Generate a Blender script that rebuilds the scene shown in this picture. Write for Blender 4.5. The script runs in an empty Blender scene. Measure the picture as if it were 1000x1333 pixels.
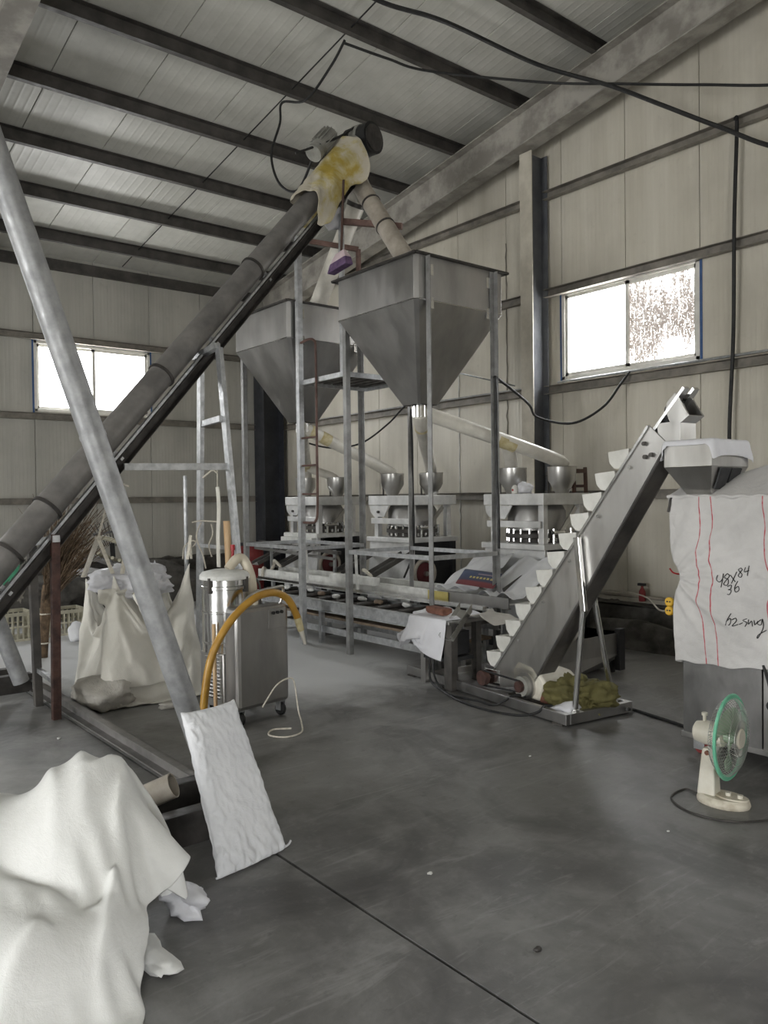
import bpy, bmesh, math, random
import numpy as np
from mathutils import Vector, Matrix, noise
from mathutils.bvhtree import BVHTree
sc = bpy.context.scene
C = sc.collection
PI = math.pi
random.seed(7)
# ------------------------------------------------------------------ camera
# metres; X along the eave wall, Y across the hall, Z up, floor at z = 0
F = 1034.75
RC = np.array([[.776, -.63, -.012], [.021, .006, 1.0], [-.63, -.776, .018]])
u_, s_, v_ = np.linalg.svd(RC); RC = u_ @ v_
CP = np.array([0, 0, 1.6])
cam = bpy.data.cameras.new('camera'); camo = bpy.data.objects.new('camera', cam); C.objects.link(camo)
cam.sensor_fit = 'VERTICAL'; cam.sensor_height = 24; cam.lens = 24 * F / 1333
cam.clip_start = .05; cam.clip_end = 300
camo.matrix_world = Matrix.Translation(CP) @ Matrix(RC.T.tolist()).to_4x4()
sc.camera = camo
# ------------------------------------------------------------------ light: overcast daylight through the hall's openings
SKY = 1.0
w = bpy.data.worlds.new('overcast_sky'); sc.world = w; w.use_nodes = True
nt = w.node_tree; bg = nt.nodes['Background']
tc = nt.nodes.new('ShaderNodeTexCoord'); sp = nt.nodes.new('ShaderNodeSeparateXYZ'); rp = nt.nodes.new('ShaderNodeValToRGB')
nt.links.new(tc.outputs['Generated'], sp.inputs[0]); nt.links.new(sp.outputs['Z'], rp.inputs[0])
rp.color_ramp.elements[0].position = .0; rp.color_ramp.elements[0].color = (.62, .62, .61, 1)
rp.color_ramp.elements[1].position = .35; rp.color_ramp.elements[1].color = (.96, .98, 1, 1)
nt.links.new(rp.outputs[0], bg.inputs[0]); bg.inputs[1].default_value = SKY
vs = sc.view_settings
sc.display_settings.display_device = 'sRGB'
vs.view_transform = 'Standard'; vs.look = 'None'; vs.gamma = 1; vs.use_curve_mapping = False
vs.exposure = 4.75

def portal(name, loc, d, sx, sy):
    l = bpy.data.lights.new(name, 'AREA'); l.shape = 'RECTANGLE'; l.size = sx; l.size_y = sy
    l.cycles.is_portal = True
    o = bpy.data.objects.new(name, l); C.objects.link(o)
    o.location = loc; o.rotation_euler = Vector(d).to_track_quat('-Z', 'Y').to_euler()
XG, YL = 7.88, 12.84                 # gable wall plane and eave wall plane (inside faces)
XB, YN = -9.0, -5.0                  # far end and near side, both behind the camera
WINS_L = [(3.55, 5.40), (-2.05, -.2), (-7.6, -5.75)]
WINS_G = [(4.40, 6.20), (-1.9, -.1)]
DOOR_B = (1.8, 5.4, 3.4)             # open roller door behind the camera: y0, y1, height
LIGHT_GAP_N = (-3.6, -1.4, 2.6)             # added unseen near-side opening, lets in extra daylight: x0, x1, height
for a, b in WINS_L: portal('daylight_opening', ((a+b)/2, YL+.16, 3.53), (0, -1, 0), b-a, 1.1)
for a, b in WINS_G: portal('daylight_opening', (XG+.16, (a+b)/2, 3.53), (-1, 0, 0), b-a, 1.1)
portal('daylight_opening', (XB-.2, (DOOR_B[0]+DOOR_B[1])/2, DOOR_B[2]/2), (1, 0, 0), DOOR_B[1]-DOOR_B[0], DOOR_B[2])
portal('daylight_opening', ((LIGHT_GAP_N[0]+LIGHT_GAP_N[1])/2, YN-.2, LIGHT_GAP_N[2]/2), (0, 1, 0), LIGHT_GAP_N[1]-LIGHT_GAP_N[0], LIGHT_GAP_N[2])

# ------------------------------------------------------------------ materials
def srgb(r, g, b):
    f = lambda c: (c/255/12.92) if c/255 <= .04045 else ((c/255+.055)/1.055)**2.4
    return (f(r), f(g), f(b), 1)
class NT:
    def __init__(s, name):
        s.m = bpy.data.materials.new(name); s.m.use_nodes = True; s.t = s.m.node_tree; s.b = s.t.nodes['Principled BSDF']; s.out = s.t.nodes['Material Output']
    def n(s, typ, **k):
        x = s.t.nodes.new(typ)
        for a, v in k.items(): setattr(x, a, v)
        return x
    def l(s, a, b): s.t.links.new(a, b)
    def pos(s, scale=(1, 1, 1), world=True):
        mp = s.n('ShaderNodeMapping'); mp.inputs['Scale'].default_value = scale
        if world: s.l(s.n('ShaderNodeNewGeometry').outputs['Position'], mp.inputs[0])
        else: s.l(s.n('ShaderNodeTexCoord').outputs['Object'], mp.inputs[0])
        return mp.outputs[0]
    def noise(s, vec, scale, detail=4, rough=.6, dist=0):
        x = s.n('ShaderNodeTexNoise'); s.l(vec, x.inputs['Vector'])
        x.inputs['Scale'].default_value = scale; x.inputs['Detail'].default_value = detail; x.inputs['Roughness'].default_value = rough; x.inputs['Distortion'].default_value = dist
        return x.outputs['Fac']
    def ramp(s, fac, stops):
        r = s.n('ShaderNodeValToRGB'); s.l(fac, r.inputs[0]); e = r.color_ramp.elements
        while len(e) < len(stops): e.new(.5)
        for q, (p, c) in zip(e, stops):
            q.position = p; q.color = c if len(c) == 4 else (*c, 1)
        return r.outputs[0]
    def mix(s, fac, a, b, typ='MIX'):
        x = s.n('ShaderNodeMix', data_type='RGBA', blend_type=typ)
        for i, v in ((0, fac), (6, a), (7, b)):
            if hasattr(v, 'links'): s.l(v, x.inputs[i])
            else: x.inputs[i].default_value = v
        return x.outputs[2]
    def math(s, op, a, b=0.0, c=0.0):
        x = s.n('ShaderNodeMath', operation=op)
        for i, v in enumerate((a, b, c)):
            if hasattr(v, 'links'): s.l(v, x.inputs[i])
            else: x.inputs[i].default_value = v
        return x.outputs[0]
    def bump(s, h, strength=.3, dist=.01):
        x = s.n('ShaderNodeBump'); x.inputs['Strength'].default_value = strength; x.inputs['Distance'].default_value = dist
        s.l(h, x.inputs['Height']); s.l(x.outputs[0], s.b.inputs['Normal'])
    def set(s, k, v):
        if hasattr(v, 'links'): s.l(v, s.b.inputs[k])
        else: s.b.inputs[k].default_value = v
g3 = lambda v: (v, v, v, 1)
def pm(name, c1, c2, scale=6, rough=(.4, .6), metal=0, stretch=(1, 1, 1), bump=0, bscale=None, world=True, detail=5, lo=.35, hi=.65, spec=.5):
    """two-tone noise material"""
    k = NT(name); v = k.pos(stretch, world); f = k.noise(v, scale, detail)
    k.set('Base Color', k.ramp(f, [(lo, c1), (hi, c2)]))
    f2 = k.noise(v, scale*2.3, 3)
    mr = k.n('ShaderNodeMapRange'); k.l(f2, mr.inputs[0]); mr.inputs[1].default_value = .3; mr.inputs[2].default_value = .7; mr.inputs[3].default_value = rough[0]; mr.inputs[4].default_value = rough[1]
    k.set('Roughness', mr.outputs[0]); k.set('Metallic', metal); k.set('Specular IOR Level', spec)
    if bump: k.bump(k.noise(v, bscale or scale*6, 4), bump, .01)
    return k.m
def wallmat(name, c1, c2, ribaxis, rough=.45, dirt=.5, rib=9.0):
    """painted sandwich-panel sheet: fine pressed ribs, vertical dust streaks"""
    k = NT(name); v = k.pos()
    st = k.pos((2.2, 2.2, .16))
    f = k.noise(st, 1.6, 6, .65); f1 = k.noise(v, .7, 5); f2 = k.noise(v, 9, 5)
    a = k.ramp(f, [(.3, c1), (.7, c2)])
    a = k.mix(k.math('MULTIPLY', k.ramp(f1, [(.45, g3(0)), (.7, g3(1))]), dirt), a, tuple(x*.72 for x in c1[:3])+(1,))
    a = k.mix(k.math('MULTIPLY', k.ramp(f2, [(.62, g3(0)), (.75, g3(1))]), .25), a, tuple(x*.6 for x in c1[:3])+(1,))
    k.set('Base Color', a)
    k.set('Roughness', k.ramp(f1, [(.3, g3(rough-.08)), (.7, g3(rough+.15))]))
    sx = k.n('ShaderNodeSeparateXYZ'); k.l(v, sx.inputs[0])
    wv = k.math('SINE', k.math('MULTIPLY', sx.outputs[ribaxis], rib*2*PI))
    wv = k.math('POWER', k.math('ABSOLUTE', wv), 12)
    k.bump(k.math('ADD', wv, k.math('MULTIPLY', f, .8)), .35, .004)
    return k.m
M = {}
M['wall_g'] = wallmat('gable_wall_sheet', srgb(196, 190, 175), srgb(217, 212, 199), 1)
M['wall_l'] = wallmat('eave_wall_sheet_shaded', srgb(170, 168, 160), srgb(192, 190, 182), 0)  # weaker light on the eave wall put into a darker sheet colour
M['ceil'] = wallmat('roof_sheet', srgb(192, 192, 184), srgb(212, 211, 204), 0, rough=.36, dirt=.25, rib=5.0)
M['dark_steel'] = pm('dark_painted_steel', srgb(58, 56, 54), srgb(86, 82, 78), 5, (.4, .65), .0, bump=.1)
M['rafter'] = pm('grey_primed_steel', srgb(136, 132, 125), srgb(172, 168, 160), 3.5, (.38, .6), .0, (1, 1, 1), .1, lo=.4, hi=.6)
M['girt'] = pm('dusty_girt_steel', srgb(110, 106, 99), srgb(146, 140, 130), 5, (.45, .7), .0, bump=.1)
M['column'] = pm('blue_grey_column_paint', srgb(84, 87, 92), srgb(104, 106, 110), 4, (.45, .65))
M['column_d'] = pm('navy_column_paint', srgb(44, 46, 52), srgb(60, 62, 68), 4, (.45, .65))
M['pale_flange'] = pm('pale_flange_paint', srgb(178, 172, 158), srgb(200, 194, 180), 5, (.5, .7))  # column's front flange, paler than its web
M['inox'] = pm('brushed_stainless', (.52, .51, .49, 1), (.64, .63, .61, 1), 4, (.28, .42), 1, (1, 1, .25), .04, 60)
M['inox_dull'] = pm('dull_stainless', (.33, .325, .315, 1), (.46, .45, .44, 1), 3, (.34, .5), 1, (1, 1, .3), .05, 50)
M['inox_bright'] = pm('polished_stainless', (.66, .66, .65, 1), (.78, .78, .77, 1), 5, (.14, .25), 1)
M['leg_steel'] = pm('dull_grey_leg_steel', (.24, .24, .235, 1), (.36, .36, .355, 1), 9, (.42, .6), .6, bump=.05)
M['inox_dusty'] = pm('powder_dusted_stainless', (.60, .60, .59, 1), (.78, .78, .77, 1), 6, (.4, .6), .45, bump=.05)
M['inox_dark'] = pm('scuffed_dark_stainless', (.15, .15, .145, 1), (.27, .265, .26, 1), 5, (.38, .6), .85, (1, 1, .5), .08, 30, lo=.3, hi=.7)
M['maroon'] = pm('dark_maroon_wheel', srgb(70, 26, 30), srgb(92, 40, 42), 7, (.5, .7))
M['galv'] = pm('galvanised_steel', (.42, .43, .44, 1), (.62, .63, .64, 1), 14, (.36, .55), .85, bump=.05)
M['galv_pipe'] = pm('weathered_galvanised_pipe', (.27, .275, .28, 1), (.41, .415, .42, 1), 9, (.45, .65), .55, bump=.08)
M['tube'] = pm('grey_painted_tube', srgb(104, 102, 100), srgb(134, 131, 128), 4, (.38, .55), .25, bump=.06)
M['tube_d'] = pm('dark_conveyor_steel', srgb(50, 48, 46), srgb(80, 76, 73), 6, (.4, .6), .3)
M['rust'] = pm('red_rusty_paint', srgb(54, 36, 33), srgb(88, 62, 54), 12, (.6, .85), .0, bump=.25)
M['rust_brown'] = pm('brown_red_oxide_steel', srgb(86, 64, 58), srgb(118, 92, 84), 8, (.55, .75))
M['black_rub'] = pm('black_rubber', srgb(24, 24, 25), srgb(38, 38, 38), 8, (.45, .7))
M['black_belt'] = pm('dark_dusty_belt', srgb(46, 43, 40), srgb(84, 80, 74), 7, (.6, .85))
M['dark_cab'] = pm('dark_cabinet_steel', srgb(34, 35, 37), srgb(50, 50, 52), 5, (.4, .6))
M['brown_board'] = pm('brown_board', srgb(112, 96, 80), srgb(142, 126, 108), 8, (.7, .9))
M['white_pl'] = pm('white_plastic', srgb(206, 205, 198), srgb(228, 227, 221), 6, (.35, .5))
M['dusty_white'] = pm('powder_dusted_white', srgb(196, 196, 192), srgb(226, 226, 222), 9, (.6, .9), bump=.15)
M['pvc'] = pm('white_plastic_pipe', srgb(196, 192, 182), srgb(222, 218, 208), 5, (.3, .5))
M['pvc_dirty'] = pm('dusty_grey_pipe', srgb(148, 140, 128), srgb(184, 176, 164), 5, (.5, .7), bump=.1)
M['tape'] = pm('yellowed_tape', srgb(176, 160, 112), srgb(206, 196, 160), 14, (.4, .6))
M['yellow'] = pm('yellow_hose_plastic', srgb(168, 126, 48), srgb(194, 150, 66), 6, (.3, .45))
M['yellow_tape'] = pm('yellow_paint', srgb(178, 162, 84), srgb(194, 180, 112), 9, (.5, .7))
M['yellow_plug'] = pm('yellow_plug_plastic', srgb(212, 164, 36), srgb(222, 180, 60), 9, (.3, .5))
M['hose_grey'] = pm('cream_ribbed_hose', srgb(186, 176, 156), srgb(206, 198, 180), 9, (.45, .6))
M['rope'] = pm('pale_rope', srgb(190, 184, 170), srgb(216, 210, 198), 60, (.8, .95), bump=.3)
M['strap'] = pm('woven_strap', srgb(200, 194, 180), srgb(222, 217, 204), 60, (.7, .9), bump=.2)
M['brick'] = pm('red_brown_brick', srgb(96, 62, 50), srgb(130, 88, 72), 22, (.8, .95), bump=.4)
M['wood_d'] = pm('dark_stained_wood', srgb(60, 40, 32), srgb(88, 62, 50), 7, (.4, .6), stretch=(1, 1, .2))
M['twig'] = pm('dry_brown_twigs', srgb(64, 52, 40), srgb(118, 98, 76), 12, (.8, .95))
M['masonry'] = pm('dark_dusty_masonry', srgb(62, 60, 57), srgb(104, 101, 96), 5, (.8, .95), bump=.6, bscale=18)
M['green_pl'] = pm('green_plastic', srgb(40, 118, 84), srgb(66, 148, 110), 6, (.4, .6))
M['mint'] = pm('mint_green_plastic', srgb(110, 190, 156), srgb(130, 206, 172), 6, (.3, .45))
M['red_pl'] = pm('red_plastic', srgb(150, 24, 32), srgb(176, 40, 46), 6, (.3, .5))
M['purple'] = pm('purple_broom_bristle', srgb(84, 62, 96), srgb(112, 88, 122), 25, (.7, .9), bump=.4)
M['pink'] = pm('pale_pink_plastic', srgb(206, 184, 190), srgb(222, 204, 208), 9, (.5, .7))
M['fan_white'] = pm('aged_white_plastic', srgb(206, 200, 184), srgb(224, 220, 207), 7, (.35, .5))
M['fan_dirty'] = pm('grimy_white_plastic', srgb(160, 146, 122), srgb(214, 207, 190), 9, (.4, .6), lo=.3, hi=.55)
M['wire'] = pm('chromed_wire', (.5, .5, .48, 1), (.62, .62, .6, 1), 9, (.3, .4), .8)
M['blade'] = pm('green_translucent_plastic', srgb(150, 172, 148), srgb(166, 186, 162), 4, (.25, .35))
M['blue_strip'] = pm('blue_edge_tape', srgb(52, 82, 128), srgb(66, 98, 146), 9, (.5, .7))
M['upvc'] = pm('white_window_frame', srgb(214, 212, 204), srgb(232, 230, 224), 6, (.3, .45))
M['paper_red'] = pm('dull_red_drum', srgb(120, 36, 38), srgb(140, 56, 54), 7, (.6, .8))
M['cream_pl'] = pm('cream_crate_plastic', srgb(150, 146, 128), srgb(182, 177, 158), 7, (.5, .7))
M['orange_roll'] = pm('tan_orange_roll', srgb(176, 140, 100), srgb(204, 176, 138), 8, (.5, .7), stretch=(4, 4, .6))
M['motor'] = pm('grey_motor_enamel', srgb(132, 132, 126), srgb(164, 163, 156), 7, (.4, .6))
def clothmat(name, c1, c2, weave=260, bump=.12, rough=(.6, .8), sss=.0, translucent=.25, stripes=None):
    k = NT(name); v = k.pos(world=False)
    f = k.noise(v, 3.0, 6); col = k.ramp(f, [(.35, c1), (.65, c2)])
    if stripes:
        uv = k.n('ShaderNodeTexCoord').outputs['UV']; sx = k.n('ShaderNodeSeparateXYZ'); k.l(uv, sx.inputs[0])
        acc = None
        for pos, wd in stripes:
            d = k.math('LESS_THAN', k.math('ABSOLUTE', k.math('SUBTRACT', sx.outputs[0], pos)), wd)
            acc = d if acc is None else k.math('MAXIMUM', acc, d)
        fade = k.math('MULTIPLY', acc, k.ramp(k.noise(v, 30, 2), [(.3, g3(.55)), (.6, g3(.95))]))
        col = k.mix(fade, col, srgb(186, 60, 74))
    k.set('Base Color', col); k.set('Roughness', k.ramp(f, [(.3, g3(rough[0])), (.7, g3(rough[1]))]))
    k.set('Specular IOR Level', .3)
    wr_ = k.math('ABSOLUTE', k.math('SUBTRACT', k.noise(v, 9, 5, .6, .8), .5)); k.bump(k.math('ADD', k.math('ADD', k.noise(v, weave, 2), k.math('MULTIPLY', k.noise(v, 22, 4), 2.0)), k.math('MULTIPLY', wr_, 7.0)), bump*1.6, .006)
    tr = k.n('ShaderNodeBsdfTranslucent'); k.l(col, tr.inputs[0]); mx = k.n('ShaderNodeMixShader'); mx.inputs[0].default_value = translucent
    k.l(k.b.outputs[0], mx.inputs[1]); k.l(tr.outputs[0], mx.inputs[2]); k.l(mx.outputs[0], k.out.inputs[0])
    return k.m
M['tarp'] = clothmat('white_coated_tarp', srgb(224, 224, 220), srgb(238, 238, 235), translucent=.12, rough=(.42, .6))
M['sack'] = clothmat('white_woven_sack', srgb(222, 223, 226), srgb(238, 239, 241), translucent=.1, bump=.2)
M['bulk'] = clothmat('cream_bulk_bag_fabric', srgb(214, 211, 201), srgb(230, 227, 218), translucent=.12)
M['cover'] = clothmat('grey_white_cover_cloth', srgb(198, 196, 194), srgb(214, 212, 210), translucent=.08, stripes=[(.215, .0032), (.288, .0032), (.60, .0035)], bump=.2)
M['cover_p'] = clothmat('plain_cover_cloth', srgb(198, 196, 194), srgb(214, 212, 210), translucent=.08, bump=.2)
M['film'] = clothmat('thin_white_sheet', srgb(222, 222, 226), srgb(236, 236, 240), translucent=.15, rough=(.4, .6))
M['yellow_sack'] = clothmat('olive_yellow_sack', srgb(88, 84, 50), srgb(118, 112, 70), translucent=.05, bump=.3)
M['grey_sack'] = clothmat('dusty_grey_sack', srgb(168, 164, 156), srgb(196, 192, 184), translucent=.05, bump=.3)
def head_sack_mat():
    k = NT('dirty_white_and_yellow_sack'); v = k.pos()
    f = k.noise(v, 3.2, 5, .6, .4)
    k.set('Base Color', k.ramp(f, [(.48, srgb(200, 193, 176)), (.57, srgb(188, 176, 128)), (.66, srgb(172, 150, 66))])); k.set('Roughness', .7)
    k.bump(k.noise(v, 40, 4), .3, .01); return k.m
M['head_sack'] = head_sack_mat()
def floormat():
    k = NT('grey_power_trowelled_concrete'); v = k.pos()
    a = k.noise(v, .55, 6, .62, .6); b = k.noise(v, 2.6, 7, .68, .5); c = k.noise(v, 14, 6, .7); d = k.noise(v, 60, 3, .7)
    col = k.ramp(a, [(.3, srgb(92, 91, 90)), (.5, srgb(110, 109, 107)), (.7, srgb(126, 125, 122))])
    col = k.mix(k.ramp(b, [(.42, g3(0)), (.66, g3(.85))]), col, srgb(140, 139, 137))
    sc1 = k.noise(k.pos((1.2, 9, 1)), 1.4, 5, .7, 1.2); col = k.mix(k.ramp(sc1, [(.56, g3(0)), (.68, g3(.4))]), col, srgb(158, 157, 155))
    a2 = k.noise(v, 1.3, 4, .6, 1.0); col = k.mix(k.ramp(a2, [(.33, g3(.75)), (.5, g3(0))]), col, srgb(78, 77, 76))
    col = k.mix(k.ramp(c, [(.55, g3(0)), (.75, g3(.35))]), col, srgb(150, 149, 146))
    col = k.mix(k.ramp(c, [(.25, g3(.5)), (.42, g3(0))]), col, srgb(72, 71, 70))
    # spilt white powder around the conveyors and the bulk bags
    sx = k.n('ShaderNodeSeparateXYZ'); k.l(v, sx.inputs[0])
    def blob(cx, cy, rx, ry):
        x = k.math('DIVIDE', k.math('SUBTRACT', sx.outputs[0], cx), rx); y = k.math('DIVIDE', k.math('SUBTRACT', sx.outputs[1], cy), ry)
        r = k.math('SQRT', k.math('ADD', k.math('MULTIPLY', x, x), k.math('MULTIPLY', y, y)))
        return k.math('SUBTRACT', 1.0, k.math('MINIMUM', r, 1.0))
    m = k.math('MAXIMUM', blob(4.6, 8.0, 2.6, 3.6), blob(2.2, 8.8, 2.2, 2.6)); m = k.math('MAXIMUM', m, blob(3.9, 6.2, 1.1, 1.6)); m = k.math('MAXIMUM', m, k.math('MULTIPLY', blob(.9, 5.2, 1.1, 1.5), .5))
    m = k.math('ADD', k.math('MULTIPLY', m, 2.2), k.math('MULTIPLY', k.math('SUBTRACT', b, .5), 1.1))
    m = k.ramp(m, [(.2, g3(0)), (.95, g3(.85))])
    col = k.mix(m, col, srgb(206, 207, 207))
    k.set('Base Color', col)
    k.set('Roughness', k.mix(m, k.ramp(b, [(.3, g3(.34)), (.7, g3(.58))]), g3(.8)))
    k.set('Specular IOR Level', .45)
    k.bump(k.math('ADD', k.math('MULTIPLY', c, .6), k.math('MULTIPLY', d, .25)), .22, .01)
    return k.m
M['floor'] = floormat()
def glass(name, dirty):
    k = NT(name); v = k.pos()
    tr = k.n('ShaderNodeBsdfTransparent'); gl = k.n('ShaderNodeBsdfGlossy'); gl.inputs['Roughness'].default_value = .05
    mx = k.n('ShaderNodeMixShader'); mx.inputs[0].default_value = .08; k.l(tr.outputs[0], mx.inputs[1]); k.l(gl.outputs[0], mx.inputs[2])
    if not dirty: k.l(mx.outputs[0], k.out.inputs[0]); return k.m
    # crazed, flaking dirt film on the pane: brown-grey, broken into white specks and vertical runs
    st = k.pos((1, 14, 1.0)); a = k.noise(st, 1.6, 5, .7); b = k.noise(v, 34, 6, .75); c = k.noise(v, 1.5, 2)
    sx = k.n('ShaderNodeSeparateXYZ'); k.l(v, sx.inputs[0])
    edge = k.math('MULTIPLY', k.math('SUBTRACT', sx.outputs[1], 4.42), 1.15)         # cleaner towards the jamb
    low = k.math('MULTIPLY', k.math('SUBTRACT', sx.outputs[2], 3.05), .75)
    ed = k.math('MAXIMUM', k.math('SUBTRACT', k.math('MULTIPLY', edge, -1.0), -.12), 0.0)
    b2 = k.noise(k.pos((1, 60, 22)), 2.2, 6, .75)
    f = k.math('ADD', k.math('ADD', k.math('MULTIPLY', a, .45), k.math('MULTIPLY', b2, .75)), k.math('MULTIPLY', b, .45))
    hole = k.math('ADD', k.math('MULTIPLY', c, .5), k.math('MULTIPLY', k.math('ABSOLUTE', k.math('SUBTRACT', low, .38)), .55))
    f = k.math('SUBTRACT', f, k.math('MULTIPLY', k.math('MAXIMUM', k.math('SUBTRACT', hole, .30), 0.0), 1.6))
    f = k.math('SUBTRACT', f, k.math('MULTIPLY', k.math('MAXIMUM', k.math('SUBTRACT', .16, edge), 0.0), 1.6))
    mask = k.ramp(f, [(.53, g3(.05)), (.64, g3(.97))])
    sp1 = k.noise(v, 75, 3, .7); sp2 = k.noise(k.pos((1, 55, 4)), 1.5, 4, .7)
    mask = k.math('MULTIPLY', mask, k.math('MULTIPLY', k.ramp(sp1, [(.36, g3(.35)), (.46, g3(1))]), k.ramp(sp2, [(.36, g3(.6)), (.44, g3(1))])))
    dd = k.n('ShaderNodeBsdfDiffuse'); dd.inputs[0].default_value = srgb(176, 166, 158); tl = k.n('ShaderNodeBsdfTranslucent'); tl.inputs[0].default_value = srgb(150, 140, 132)
    ds = k.n('ShaderNodeMixShader'); ds.inputs[0].default_value = .16; k.l(dd.outputs[0], ds.inputs[1]); k.l(tl.outputs[0], ds.inputs[2])
    fm = k.n('ShaderNodeMixShader'); k.l(mask, fm.inputs[0]); k.l(mx.outputs[0], fm.inputs[1]); k.l(ds.outputs[0], fm.inputs[2]); k.l(fm.outputs[0], k.out.inputs[0])
    return k.m
M['glass'] = glass('window_glass', False); M['glass_dirty'] = glass('dirt_filmed_glass', True)
def printed():
    k = NT('blue_printed_bag'); uv = k.n('ShaderNodeTexCoord').outputs['UV']; sx = k.n('ShaderNodeSeparateXYZ'); k.l(uv, sx.inputs[0])
    U, Vv = sx.outputs[0], sx.outputs[1]
    col = k.ramp(Vv, [(0, srgb(110, 60, 64)), (.2, srgb(128, 72, 74)), (.3, srgb(70, 76, 98)), (.8, srgb(84, 94, 120)), (1, srgb(64, 70, 90))])
    band = k.math('MULTIPLY', k.math('LESS_THAN', k.math('ABSOLUTE', k.math('SUBTRACT', Vv, .47)), .06), k.math('LESS_THAN', k.math('ABSOLUTE', k.math('SUBTRACT', U, .58)), .3))
    bar = k.math('LESS_THAN', k.math('FRACT', k.math('MULTIPLY', U, 11)), .62)
    col = k.mix(k.math('MULTIPLY', band, bar), col, srgb(206, 190, 120))
    band2 = k.math('MULTIPLY', k.math('LESS_THAN', k.math('ABSOLUTE', k.math('SUBTRACT', Vv, .7)), .03), k.math('GREATER_THAN', U, .45))
    col = k.mix(band2, col, srgb(170, 150, 160))
    k.set('Base Color', col); k.set('Roughness', .4); return k.m
M['print'] = printed()

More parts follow.
